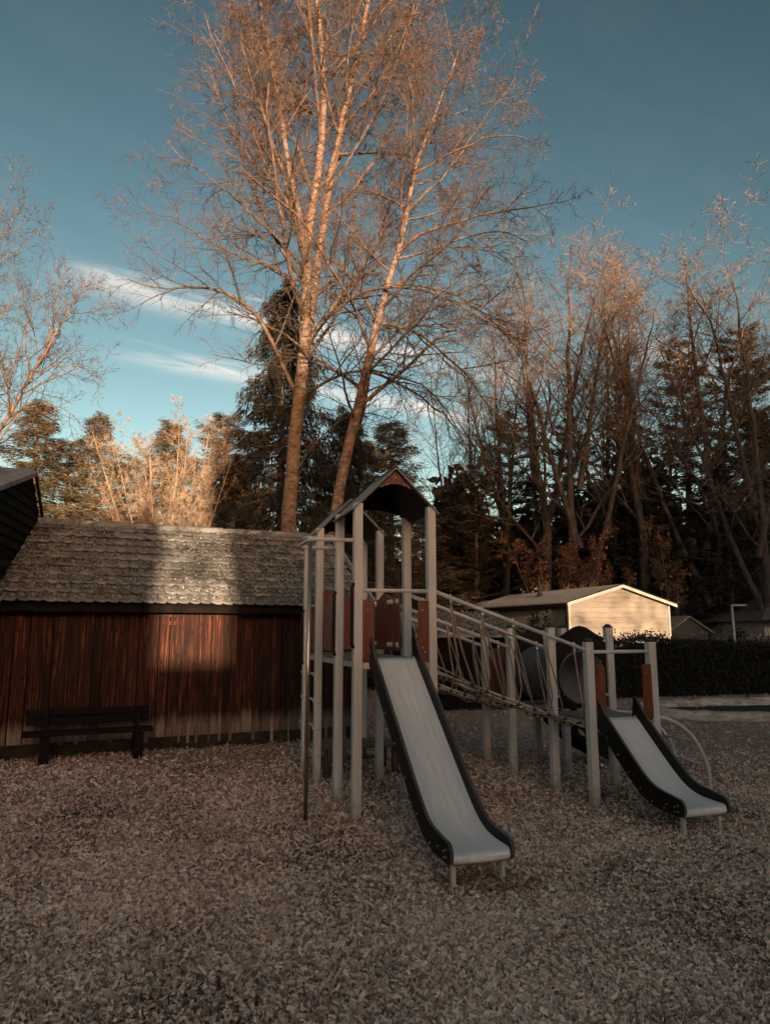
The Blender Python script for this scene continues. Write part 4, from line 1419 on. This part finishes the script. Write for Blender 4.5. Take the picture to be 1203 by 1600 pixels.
# conifers -----------------------------------------------------------------
def conifer(name, h, rb, nb, sprays, seed, mats, z0=.06, droop=.35, size=.42, shape=.85, hang=.7, asp=.22, ragged=.4, fan=.22):
    r_ = np.random.default_rng(seed)
    t = z0 + (1 - z0) * (np.arange(nb) + r_.random(nb)) / nb
    az = np.arange(nb) * 2.4 + r_.normal(0, .4, nb)
    ln = rb * (1 - t) ** shape * r_.uniform(1 - ragged, 1.2, nb) * (1 + .3 * ragged * np.sin(az + 1.3) * np.sin(t * 17)) + .25
    t = t + r_.normal(0, .012 * ragged, nb)
    K = 7
    P = np.empty((nb, K, 3))
    s = np.linspace(0, 1, K)
    P[:, :, 0] = np.cos(az)[:, None] * ln[:, None] * s
    P[:, :, 1] = np.sin(az)[:, None] * ln[:, None] * s
    P[:, :, 2] = (t * h)[:, None] + ln[:, None] * (.12 * s - droop * s ** 1.6 + .16 * s ** 4) + r_.normal(0, .02, (nb, K))
    R = (.012 + ln * .008)[:, None] * np.linspace(1, .3, K)[None]
    tr = np.array([[[0, 0, -.1], [.02, .01, h * .33], [-.02, .02, h * .66], [0, 0, h]]])
    trr = np.array([[.018 * h, .013 * h, .007 * h, .01]])
    v, f = merge([tubes(tr, trr, 8), tubes(P, R, 4)])
    tm = fastmesh(name + '_trunk', v, f, mats[0], True)
    n = nb * sprays
    bi = np.repeat(np.arange(nb), sprays)
    u = np.clip(r_.beta(1.6, 1.0, n), .03, .999) * (K - 1)
    i = u.astype(int); fr = (u - i)[:, None]
    p = P[bi, i] * (1 - fr) + P[bi, i + 1] * fr
    out = norm(P[bi, -1] - P[bi, 0])
    sd = np.cross(out, np.array([0, 0, 1.]))
    d = out * r_.uniform(.1, .9, n)[:, None] + sd * r_.normal(0, .75, n)[:, None] + np.array([0, 0, -1.]) * (hang * r_.uniform(.1, 1.2, n))[:, None]
    p = p + r_.normal(0, .06, (n, 3)) + sd * (r_.normal(0, fan, n) * ln[bi] * (1.05 - u / (K - 1)) )[:, None] + np.array([0, 0, -1.]) * (r_.random(n) * .25 * hang)[:, None]
    sz = size * r_.uniform(.45, 1.2, n) * (.55 + .45 * (ln[bi] / (rb + .25)))
    v, f = diamonds(p, sz, d, asp, r_)
    cm = fastmesh(name + '_crown', v, f, mats[1], tint=np.repeat(np.clip(r_.normal(.45, .22, n), 0, 1), 4))
    return tm, cm


def place_tree(name, ms, loc, rz, sc, label, group, part2='crown'):
    e = tag(empty(name, loc, rz), label, 'tree', group)
    e.scale = sc
    link('trunk', ms[0], e)
    link(part2, ms[1], e)
    return e


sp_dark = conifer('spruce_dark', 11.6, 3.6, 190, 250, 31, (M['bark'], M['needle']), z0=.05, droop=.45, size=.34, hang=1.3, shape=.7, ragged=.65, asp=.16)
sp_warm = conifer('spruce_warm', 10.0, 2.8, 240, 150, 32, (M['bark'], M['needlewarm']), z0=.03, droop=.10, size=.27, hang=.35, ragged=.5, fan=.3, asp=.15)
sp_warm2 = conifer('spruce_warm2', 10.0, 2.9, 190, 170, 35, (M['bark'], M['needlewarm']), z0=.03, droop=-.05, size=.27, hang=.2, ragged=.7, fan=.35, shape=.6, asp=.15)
sp_pine = conifer('pine', 15.0, 3.4, 110, 220, 33, (M['bark'], M['needlepine']), z0=.22, droop=-.05, size=.30, shape=.45, hang=.1, asp=.3, ragged=.85, fan=.3)
sp_dk2 = conifer('spruce_dark2', 14.0, 4.2, 170, 180, 34, (M['bark'], M['needle']), z0=.03, droop=.12, size=.40, hang=.5, ragged=.7, fan=.32)

p = at(438, 835, 22.6)
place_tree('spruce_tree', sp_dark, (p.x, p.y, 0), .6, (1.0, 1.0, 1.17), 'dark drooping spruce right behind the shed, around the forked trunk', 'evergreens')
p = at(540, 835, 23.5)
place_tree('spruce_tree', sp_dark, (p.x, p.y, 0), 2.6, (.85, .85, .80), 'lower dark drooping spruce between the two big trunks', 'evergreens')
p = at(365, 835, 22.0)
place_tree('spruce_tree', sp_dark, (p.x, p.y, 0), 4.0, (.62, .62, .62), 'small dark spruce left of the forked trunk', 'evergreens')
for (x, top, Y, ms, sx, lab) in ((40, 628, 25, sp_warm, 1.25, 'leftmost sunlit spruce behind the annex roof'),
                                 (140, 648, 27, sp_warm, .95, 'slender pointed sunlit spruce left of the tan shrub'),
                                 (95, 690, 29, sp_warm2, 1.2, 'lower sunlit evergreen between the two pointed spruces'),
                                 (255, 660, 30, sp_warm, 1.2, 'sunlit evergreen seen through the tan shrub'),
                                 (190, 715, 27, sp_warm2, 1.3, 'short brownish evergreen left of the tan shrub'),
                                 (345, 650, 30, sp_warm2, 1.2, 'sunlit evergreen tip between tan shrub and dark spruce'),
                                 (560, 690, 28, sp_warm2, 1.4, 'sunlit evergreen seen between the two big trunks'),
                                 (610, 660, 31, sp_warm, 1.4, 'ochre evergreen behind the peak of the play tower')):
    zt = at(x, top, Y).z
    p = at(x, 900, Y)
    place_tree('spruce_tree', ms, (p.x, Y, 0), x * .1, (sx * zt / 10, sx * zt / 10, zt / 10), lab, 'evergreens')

# tan many-stemmed shrub, low sun on every stem
def shrub(name, x, Y, n, hmin, hmax, spread, seed, mats, label, leaves=None):
    r_ = np.random.default_rng(seed)
    p = at(x, 900, Y)
    stems = []
    for i in range(n):
        a = r_.uniform(0, 6.28)
        h = r_.uniform(hmin, hmax)
        sp = spread * r_.uniform(.15, 1)
        b = np.array([p.x + .35 * math.cos(a), Y + .35 * math.sin(a), -.05])
        top = b + np.array([math.cos(a) * sp, math.sin(a) * sp * .6, h])
        mid = b * .5 + top * .5 + np.array([-math.cos(a) * sp * .12, 0, 0])
        stems.append(([b, mid, top], r_.uniform(.03, .06), .010))
    return bare_tree(name, stems, [], dict(wob=.003, n1=7, s0=.22, l1=.24, tap1=.45, n2=5, l2=.42, n3=4, l3=.5, n4=7, l4=.5, n2b=4, a1=.45, trop1=.08, trop2=.06, rmin=.006), seed, mats, label, 'shrub', None, np.array([p.x, Y, 0.]), leaves)


shrub('tan_shrub', 268, 22.5, 42, 4.8, 8.6, 3.3, 41, (M['hazel'], M['hazel']), 'tan many-stemmed bare shrub glowing in sun above the shed roof')

# ------------------------------------------------------------------ right-hand wood
def bare_proto(name, h, seed, nst):
    r_ = random.Random(seed)
    base = np.array([0, 0, -.1])
    st = [([base, base + np.array([r_.uniform(-.4, .4), 0, h * .3]), base + np.array([r_.uniform(-.6, .6), .2, h * .62]), base + np.array([.3, .2, h])], .17, .016)]
    for j in range(nst):
        s_ = (-1) ** j
        f0 = .14 + .13 * j
        q = base + np.array([.3 * f0, 0, h * f0])
        dy = r_.uniform(-1.2, 1.2)
        st.append(([q, q + np.array([s_ * .7, dy * .4, h * .16]), q + np.array([s_ * 1.6, dy * .8, h * .42]), q + np.array([s_ * r_.uniform(1.8, 3.0), dy, h * (.95 - f0) * r_.uniform(.82, 1.0)])], .11, .012))
    return bare_tree(name, st, [], dict(n1=12, s0=.25, l1=.32, tap1=.55, n2=7, l2=.44, n3=5, l3=.55, n4=4, l4=.6, n2b=6, a1=.72, a3=.8, trop1=.10, trop2=.06, trop3=.03, rmin=.0085), seed,
                     (M['barkdark'], M['twigbg']), '', origin=np.zeros(3), proto=True)


protos = [bare_proto('wood_tree', 20.0, 51, 3), bare_proto('wood_tree', 20.0, 57, 2)]
for (x, top, Y, k, sx, rz, lab) in ((905, 372, 31, 0, 1.4, .2, 'straight tall bare tree behind the mobile home ridge'),
                                    (848, 412, 33, 1, 1.5, 2.0, 'bare tree right of the rope bridge, beyond the drooping branches'),
                                    (1010, 410, 34, 0, 1.5, .9, 'bare tree behind the right end of the mobile home'),
                                    (1110, 388, 33, 1, 1.5, 3.4, 'bare tree in front of the pines near the far lamp'),
                                    (1190, 415, 30, 0, 1.4, 3.3, 'bare tree at the right edge above the far house'),
                                    (790, 480, 36, 0, 1.2, 1.9, 'slender bare tree left of the mobile home roof'),
                                    (955, 450, 38, 1, 1.2, 5.2, 'thin bare tree deep in the wood above the gable'),
                                    (735, 560, 40, 1, 1.1, 4.1, 'low far bare tree beside the tower post')):
    zt = at(x, top, Y).z
    p = at(x, 900, Y)
    place_tree('bare_tree', protos[k], (p.x, Y, 0), rz, (sx * zt / 20, sx * zt / 20, zt / 20), lab, 'bare trees of the wood on the right')
shrub('beech_sapling', 872, 28.5, 7, 3.6, 5.6, 1.8, 61, (M['bark'], M['bark']), 'young beech still holding rust brown leaves above the mobile home roof', (2600, 2.4, 6.5, .15, M['oakleaf']))
shrub('beech_sapling', 945, 30.5, 5, 3.5, 5.0, 1.5, 62, (M['bark'], M['bark']), 'young beech with sparse rust brown leaves over the gable peak', (1100, 2.4, 6.5, .15, M['oakleaf']))
shrub('beech_sapling', 1055, 32, 4, 4.5, 6.5, 1.3, 63, (M['bark'], M['bark']), 'young beech with sparse brown leaves right of the gable', (700, 3, 7.5, .15, M['oakleaf']))
for (x, top, Y, ms, sx, lab) in ((1190, 520, 36, sp_pine, 1.15, 'tall dark pine at the right edge'), (1085, 540, 38, sp_pine, 1.05, 'dark pine with clumped crown behind the far lamp'),
                                 (985, 640, 37, sp_pine, 1.0, 'dark pine behind the bare trees above the gable'), (900, 660, 40, sp_pine, 1.1, 'brownish pine left of the gable peak'),
                                 (800, 650, 38, sp_pine, 1.1, 'brownish pine above the mobile home roof'), (745, 730, 34, sp_pine, 1.0, 'short pine behind the rope bridge'),
                                 (1140, 700, 33, sp_dk2, 1.0, 'dense dark spruce behind the far house'), (1040, 720, 34, sp_dk2, 1.0, 'dense dark spruce right of the gable'),
                                 (930, 760, 36, sp_dk2, 1.0, 'dark low spruce behind the gable'), (840, 745, 35, sp_dk2, 1.1, 'dark low spruce behind the mobile home roof'),
                                 (715, 780, 38, sp_dk2, 1.1, 'dark low spruce right of the tower post'), (660, 790, 36, sp_dk2, 1.0, 'dark low spruce behind the tower roof'),
                                 (1205, 640, 40, sp_dk2, 1.2, 'dense dark spruce cut by the right edge')):
    zt = at(x, top, Y).z
    p = at(x, 900, Y)
    hh = 15.0 if ms is sp_pine else 14.0
    place_tree('pine_tree' if ms is sp_pine else 'spruce_tree', ms, (p.x, Y, 0), x * .13, (sx * zt / hh, sx * zt / hh, zt / hh), lab, 'evergreens')

# undergrowth and distant wood that reads as one dark mass
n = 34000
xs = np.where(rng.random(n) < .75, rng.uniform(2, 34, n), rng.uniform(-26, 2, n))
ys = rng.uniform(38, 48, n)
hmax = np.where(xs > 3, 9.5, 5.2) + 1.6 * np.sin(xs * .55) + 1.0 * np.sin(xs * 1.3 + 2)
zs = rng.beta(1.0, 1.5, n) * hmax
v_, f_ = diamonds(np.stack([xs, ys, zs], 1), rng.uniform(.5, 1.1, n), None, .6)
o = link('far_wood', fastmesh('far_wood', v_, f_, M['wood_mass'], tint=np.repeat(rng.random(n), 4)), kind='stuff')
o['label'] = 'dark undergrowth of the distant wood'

# ================================================================== HEDGE
def hedge(name, a, b, h, t, n, label, seed):
    r_ = np.random.default_rng(seed)
    a, b = Vector(a), Vector(b)
    d = b - a
    ln = d.length
    rz = math.atan2(d.y, d.x)
    e = tag(empty(name, (a.x, a.y, 0), rz), label, 'hedge')
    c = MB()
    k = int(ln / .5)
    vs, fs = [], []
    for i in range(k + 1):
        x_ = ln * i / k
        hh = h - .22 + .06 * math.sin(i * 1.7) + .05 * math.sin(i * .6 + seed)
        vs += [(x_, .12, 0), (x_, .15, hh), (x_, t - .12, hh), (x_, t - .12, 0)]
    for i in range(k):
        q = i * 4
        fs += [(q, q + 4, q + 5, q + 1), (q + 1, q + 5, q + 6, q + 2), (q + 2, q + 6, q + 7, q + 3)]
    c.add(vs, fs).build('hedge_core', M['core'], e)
    xs = r_.uniform(0, ln, n)
    top = r_.random(n) < .3
    hh = h - .15 + .06 * np.sin(xs * 3.4) + .07 * np.sin(xs * 1.2 + seed) + r_.gamma(1.2, .05, n)
    ys_ = np.where(top, r_.uniform(0, t, n), r_.normal(.08, .07, n))
    zs_ = np.where(top, hh, r_.uniform(.03, 1, n) * hh)
    dd_ = r_.normal(0, 1, (n, 3)); dd_[:, 1] -= .5; dd_[:, 2] += .2
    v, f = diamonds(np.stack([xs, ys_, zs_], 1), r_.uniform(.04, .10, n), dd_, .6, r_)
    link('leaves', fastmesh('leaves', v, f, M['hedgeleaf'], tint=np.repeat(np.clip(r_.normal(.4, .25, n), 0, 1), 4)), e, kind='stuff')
    return e


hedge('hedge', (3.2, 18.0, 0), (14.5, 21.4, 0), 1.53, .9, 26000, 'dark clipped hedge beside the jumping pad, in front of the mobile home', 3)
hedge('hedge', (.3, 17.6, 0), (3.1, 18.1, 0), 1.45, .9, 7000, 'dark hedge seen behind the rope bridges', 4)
# wiry shoots sticking up from the hedge
r_ = np.random.default_rng(9)
for (x, y, Y, hh, lab) in ((828, 985, 18.3, .75, 'leafy dark shrub rising against the mobile home wall'),):
    p = at(x, y, Y)
    sh = tag(empty('leafy_shrub', (p.x, Y, 0)), lab, 'shrub')
    st = MB()
    tip = []
    for i in range(16):
        a = r_.uniform(0, 6.28); l = r_.uniform(.2, .6)
        e = (math.cos(a) * l * .9, math.sin(a) * l * .5, 1.5 + hh * r_.uniform(.3, 1))
        st.tube([(math.cos(a) * .05, math.sin(a) * .05, 0), (e[0] * .5, e[1] * .5, 1.3), e], [.014, .009, .004], 4)
        tip.append((np.array([e[0] * .5, e[1] * .5, 1.3]), np.array(e)))
    st.build('stems', M['bark'], sh)
    n = 900
    i = r_.integers(0, len(tip), n); u_ = r_.random(n)[:, None]
    A_ = np.array([t[0] for t in tip])[i]; B_ = np.array([t[1] for t in tip])[i]
    v, f = diamonds(A_ * (1 - u_) + B_ * u_ + r_.normal(0, .04, (n, 3)), r_.uniform(.05, .11, n), None, .55, r_)
    link('leaves', fastmesh('leaves', v, f, M['hedgeleaf'], tint=np.repeat(r_.random(n), 4)), sh)
# wire fence in front of the hedge
fe = tag(empty('wire_fence', (6.2, 18.4, 0), math.atan2(3.4, 11.3)), 'thin dark wire fence along the front of the hedge', 'fence')
for i in range(6):
    MB().tube([(i * 1.7, -.12, -.05), (i * 1.7, -.12, 1.44)], .014, 6).build('fence_post', M['darktrim'], fe)
for zz_ in (1.42, .9, .4):
    MB().tube([(-.3, -.14, zz_), (9.5, -.14, zz_)], .006, 5).build('wire', M['darktrim'], fe)

# ================================================================== MOBILE HOME
HR = math.radians(20)
mh = tag(empty('mobile_home', (5.85, 23.0, 0), HR), 'cream clad mobile home with low grey gable roof behind the hedge', 'mobile home')
MWD, MLN, ZE, ZA = 4.0, 7.0, 2.62, 3.19      # local x along the gable, y back along the long side
core = MB().box(.03, MWD - .03, .03, MLN - .03, .3, ZE)
core.add([(.03, .03, ZE), (MWD - .03, .03, ZE), (MWD / 2, .03, ZA - .05), (.03, MLN - .03, ZE), (MWD - .03, MLN - .03, ZE), (MWD / 2, MLN - .03, ZA - .05)], [(0, 1, 2), (3, 5, 4)])
co = core.build('wall', M['siding'], mh)
z = .35
BH = .165
while z < ZA - .12:
    z1 = min(z + BH - .012, ZA - .1)

    def half(zq):
        return MWD / 2 if zq <= ZE else MWD / 2 * (1 - (zq - ZE) / (ZA - ZE))
    h0, h1 = half(z), half(z1)
    cm_ = MWD / 2
    MB().add([(cm_ - h0 + .05, .0, z), (cm_ + h0 - .05, .0, z), (cm_ + h1 - .05, .012, z1), (cm_ - h1 + .05, .012, z1), (cm_ - h0 + .05, .03, z), (cm_ + h0 - .05, .03, z), (cm_ + h1 - .05, .03, z1), (cm_ - h1 + .05, .03, z1)],
             [(0, 1, 2, 3), (0, 4, 5, 1), (3, 2, 6, 7), (0, 3, 7, 4), (1, 5, 6, 2)]).build('cladding_board', M['siding'], co)
    if z < ZE - .1:
        zt = min(z1, ZE - .02)
        MB().add([(0, .05, z), (0, MLN - .05, z), (.012, MLN - .05, zt), (.012, .05, zt), (.03, .05, z), (.03, MLN - .05, z), (.03, MLN - .05, zt), (.03, .05, zt)],
                 [(0, 3, 2, 1), (0, 1, 5, 4), (3, 7, 6, 2), (0, 4, 7, 3), (1, 2, 6, 5)]).build('cladding_board', M['siding'], co)
    z += BH
for (x0, x1) in ((-.01, .06), (MWD - .06, MWD + .01)):
    MB().box(x0, x1, -.012, .05, .3, ZE).build('corner_trim', M['trim'], mh)
MB().box(-.055, -.005, .02, .10, .3, ZE - .02).build('down_pipe', M['darktrim'], mh)
# roof slabs
ov, t = .16, .05
rs = (ZA - ZE) / (MWD / 2)
rf = MB()
for sg in (-1, 1):
    xe = MWD / 2 + sg * (MWD / 2 + ov)
    zev = ZA - rs * (MWD / 2 + ov)
    pl = [(MWD / 2, ZA + .02), (xe, zev + .02), (xe, zev + .02 + t), (MWD / 2, ZA + .02 + t)]
    if sg > 0:
        pl = pl[::-1]
    rf.prism(pl, lambda a, b, tt: (a, tt, b), -.18, MLN + .15)
rf_o = rf.build('roof', M['shingle'], mh)
for sg in (-1, 1):
    xe = MWD / 2 + sg * (MWD / 2 + ov)
    zev = ZA - rs * (MWD / 2 + ov)
    pl = [(MWD / 2, ZA + .075), (xe, zev + .075), (xe, zev - .02), (MWD / 2, ZA - .02)]
    pd = [(MWD / 2, ZA + .078), (xe, zev + .078), (xe, zev + .045), (MWD / 2, ZA + .045)]
    pw = [(MWD / 2, ZA + .043), (xe, zev + .043), (xe, zev - .055), (MWD / 2, ZA - .055)]
    if sg > 0:
        pd, pw = pd[::-1], pw[::-1]
    MB().prism(pd, lambda a, b, tt: (a, tt, b), -.215, -.181).build('dark_verge', M['darktrim'], rf_o)
    MB().prism(pw, lambda a, b, tt: (a, tt, b), -.205, -.1805).build('barge_board', M['trim'], rf_o)
    MB().box(xe - .05 if sg < 0 else xe - .03, xe + .03 if sg < 0 else xe + .05, -.2, MLN + .1, zev - .08, zev + .03).build('gutter', M['darktrim'], rf_o)
zc = ZA - rs * .9
MB().tube([(MWD / 2 - .9, 3.4, zc), (MWD / 2 - .9, 3.4, zc + .16), (MWD / 2 - .9, 3.4, zc + .2), (MWD / 2 - .9, 3.4, zc + .55)], [.15, .10, .07, .07], 10).build('flue', M['darktrim'], rf_o)

# small hut with mossy roof behind the bridges
hp = at(722, 985, 16.2)
hut = tag(empty('small_hut', (hp.x, 16.2, 0), math.radians(8)), 'small hut with mossy roof seen between the bridge rails', 'hut')
MB().box(-.95, .95, 0, 1.6, 0, 1.62).build('wall', M['fascia'], hut)
MB().add([(-1.1, -.2, 1.64), (1.1, -.2, 1.64), (1.1, .85, 2.16), (-1.1, .85, 2.16), (1.1, 1.8, 1.64), (-1.1, 1.8, 1.64), (-1.1, -.2, 1.58), (1.1, -.2, 1.58)],
         [(0, 1, 2, 3), (3, 2, 4, 5), (6, 7, 1, 0)]).build('roof', M['tile'], hut)
n = 2600
us, ss = rng.uniform(-1.08, 1.08, n), rng.random(n)
v_, f_ = diamonds(np.stack([us, -.2 + 1.05 * ss, 1.645 + .52 * ss], 1), rng.uniform(.03, .08, n), rng.normal(0, 1, (n, 3)) + np.array([0, -.3, 1]), .8)
link('moss', fastmesh('moss_hut', v_, f_, M['moss'], tint=np.repeat(rng.random(n), 4)), hut, kind='stuff')

# far house at the right edge and a grey roof between
fh = tag(empty('far_house', (15.2, 29.0, 0), math.radians(6)), 'white house with grey hipped roof at the right edge', 'house')
MB().box(0, 6, 0, 5, 0, 2.15).build('wall', M['trim'], fh)
MB().add([(-.35, -.35, 2.15), (6.3, -.35, 2.15), (6.3, 5.3, 2.15), (-.35, 5.3, 2.15), (2.2, 2.4, 3.5), (4.2, 2.4, 3.5)], [(0, 1, 5, 4), (1, 2, 5), (2, 3, 4, 5), (3, 0, 4), (0, 3, 2, 1)]).build('roof', M['slate'], fh)
MB().box(-.38, 6.33, -.40, -.351, 2.06, 2.17).build('gutter', M['darktrim'], fh)
for (x0, x1) in ((.45, 1.05), (1.35, 2.3)):
    w_ = MB().box(x0, x1, -.03, -.002, .95, 1.95).build('window', M['trim'], fh)
    MB().box(x0 + .06, x1 - .06, -.04, -.031, 1.01, 1.89).build('pane', M['glass'], w_)
gr = tag(empty('garden_shed', (13.0, 31.0, 0), math.radians(10)), 'small pale gabled shed between the mobile home and the lamp', 'shed')
MB().box(-.9, .9, 0, 2.2, 0, 1.7).add([(-.9, 0, 1.7), (.9, 0, 1.7), (0, 0, 2.3), (-.9, 2.2, 1.7), (.9, 2.2, 1.7), (0, 2.2, 2.3)], [(0, 1, 2), (3, 5, 4)]).build('wall', M['slate'], gr)
for sg in (-1, 1):
    pl = [(0, 2.33), (sg * 1.1, 1.62), (sg * 1.1, 1.68), (0, 2.39)]
    if sg > 0:
        pl = pl[::-1]
    MB().prism(pl, lambda a, b, tt: (a, tt, b), -.15, 2.35).build('roof', M['shingle'], gr)

# street lamp
lp = at(1147, 1000, 27.0)
la = tag(empty('street_lamp', (lp.x, 27.0, 0)), 'slim street lamp with one flat arm behind the hedge', 'street lamp')
lz = at(1147, 946, 27.0).z
MB().tube([(0, 0, -.05), (0, 0, lz)], [.06, .045], 10).build('pole', M['lamp'], la, smooth=True)
MB().box(-.03, .52, -.08, .08, lz - .03, lz + .04).build('lamp_head', M['lamp'], la, bevel=.01)
MB().box(.18, .48, -.06, .06, lz - .045, lz - .031).build('lens', M['glass'], la)

# jumping pad: dark sheet inside a low pale rim
pad = tag(empty('jumping_pad', (10.6, 16.0, 0), math.radians(7)), 'sunken dark jumping pad with a low pale crumpled rim', 'jumping pad')
N_ = 96
rx, ry, pw = 5.1, 1.42, 3.6
ring = []
for i in range(N_):
    a = 2 * math.pi * i / N_
    ca_, sa_ = math.cos(a), math.sin(a)
    ring.append((rx * math.copysign(abs(ca_) ** (2 / pw), ca_), ry * math.copysign(abs(sa_) ** (2 / pw), sa_)))
rim = MB()
r4 = random.Random(8)
vs, fs = [], []
sec = [(-.14, .0), (-.12, .12), (-.03, .18), (.10, .16), (.24, .07), (.30, .02)]
for i, (x_, y_) in enumerate(ring):
    l = math.hypot(x_, y_)
    ox, oy = x_ / l, y_ / l
    j = r4.uniform(-.02, .02)
    for (o_, h_) in sec:
        vs.append((x_ - ox * (o_ + j), y_ - oy * (o_ + j * .5), h_ * (1 + r4.uniform(-.16, .16)) if h_ > 0 else 0))
m_ = len(sec)
for i in range(N_):
    i2 = (i + 1) % N_
    for k in range(m_ - 1):
        fs.append((i * m_ + k, i2 * m_ + k, i2 * m_ + k + 1, i * m_ + k + 1))
rim.add(vs, fs).build('rim', M['rim'], pad, smooth=True)
vs = [(0, 0, .07)] + [(x_ * .5, y_ * .5, .06 + r4.uniform(-.012, .012)) for x_, y_ in ring] + [(x_ * .97, y_ * .9, .03 + r4.uniform(-.008, .008)) for x_, y_ in ring]
fs = [(0, 1 + i, 1 + (i + 1) % N_) for i in range(N_)] + [(1 + i, 1 + N_ + i, 1 + N_ + (i + 1) % N_, 1 + (i + 1) % N_) for i in range(N_)]
MB().add(vs, fs).build('sheet', M['tarp'], pad, smooth=True)

# ================================================================== unseen blocker added behind the viewer: it keeps the low sun off the playground
hs = Vector((SUN.x, SUN.y, 0)).normalized()         # toward the sun
hl = Vector((-hs.y, hs.x, 0))                        # lateral axis, to the right as seen by the camera
if hl.x < 0:
    hl = -hl
A0 = 25.0
spans = [(-80, -.30, 8.8), (-.30, .78, 4.48), (.78, 8, 12.4), (8, 11.6, 17.5), (11.6, 16.6, 5.2), (16.6, 80, 19.5)]  # column heights shaped to leave gaps where the sun patches fall
w = MB()
for (l0, l1, h) in spans:
    x = l0
    while x < l1 - 1e-6:
        st_ = min(1.5, l1 - x)
        hh = h + random.uniform(-.35, .35) * (1 if l1 - l0 > 3 else .25)
        a, b = hl * (x - .01) + hs * (A0 + .003 * (len(w.v) // 8 % 2)), hl * (x + st_ + .01) + hs * (A0 + .003 * (len(w.v) // 8 % 2))
        k = hs * 2.0
        w.add([a, b, b + k, a + k, a + Vector((0, 0, hh)), b + Vector((0, 0, hh)), b + k + Vector((0, 0, hh)), a + k + Vector((0, 0, hh))],
              [(0, 3, 2, 1), (4, 5, 6, 7), (0, 1, 5, 4), (1, 2, 6, 5), (2, 3, 7, 6), (3, 0, 4, 7)])
        x += st_
a, b = hl * 11.6 + hs * A0, hl * 16.6 + hs * A0       # added block closing the top of the gap that lights the mobile home
w.add([a + Vector((0, 0, 8.1)), b + Vector((0, 0, 8.0)), b + hs * 2 + Vector((0, 0, 8.0)), a + hs * 2 + Vector((0, 0, 8.1)), a + Vector((0, 0, 16)), b + Vector((0, 0, 18)), b + hs * 2 + Vector((0, 0, 18)), a + hs * 2 + Vector((0, 0, 16))],
      [(0, 3, 2, 1), (4, 5, 6, 7), (0, 1, 5, 4), (1, 2, 6, 5), (2, 3, 7, 6), (3, 0, 4, 7)])
wc = w.build('sun_blocker', M['core'], None, kind='stuff')
wc['label'] = 'unseen blocker behind the camera, added to shade the playground'
n = 14000
ls = rng.uniform(-40, 40, n)
hp_ = np.zeros(n)
for (l0, l1, h) in spans:
    hp_[(ls >= l0) & (ls < l1)] = h
tp = rng.random(n) < .5
zz2 = np.where(tp, hp_ + rng.gamma(1.2, .25, n) - .1, rng.random(n) * hp_)
inslot = ((ls > -.75) & (ls < 1.4) & (zz2 > 4.0)) | ((ls > 11.3) & (ls < 16.9) & (zz2 > 4.9))
aa = np.where(tp, rng.uniform(A0, A0 + 2, n), A0 - rng.gamma(1.0, .2, n))
P3 = np.stack([hl.x * ls + hs.x * aa, hl.y * ls + hs.y * aa, zz2], 1)[~inslot]
nl = 440                                             # lace of loose flakes added across the blocker gaps to thin the sun
lace = np.concatenate([np.stack([rng.uniform(-.4, 1.05, nl), rng.uniform(5.65, 8.4, nl)], 1), np.stack([11.6 + 5.0 * rng.beta(.9, 1.15, 1500), rng.uniform(5.2, 8.1, 1500)], 1)])
La = rng.uniform(A0, A0 + 1.5, len(lace))
P3 = np.concatenate([P3, np.stack([hl.x * lace[:, 0] + hs.x * La, hl.y * lace[:, 0] + hs.y * La, lace[:, 1]], 1)])
szs = np.concatenate([rng.uniform(.3, .7, len(P3) - len(lace)), rng.uniform(.10, .26, len(lace))])
v_, f_ = diamonds(P3, szs, None, .6)
wf = link('sun_blocker_flakes', fastmesh('sun_blocker_flakes', v_, f_, M['wood_mass'], tint=np.repeat(rng.random(len(P3)), 4)), kind='stuff')
wf['label'] = 'loose flakes on the unseen blocker, added to thin and soften the sun'
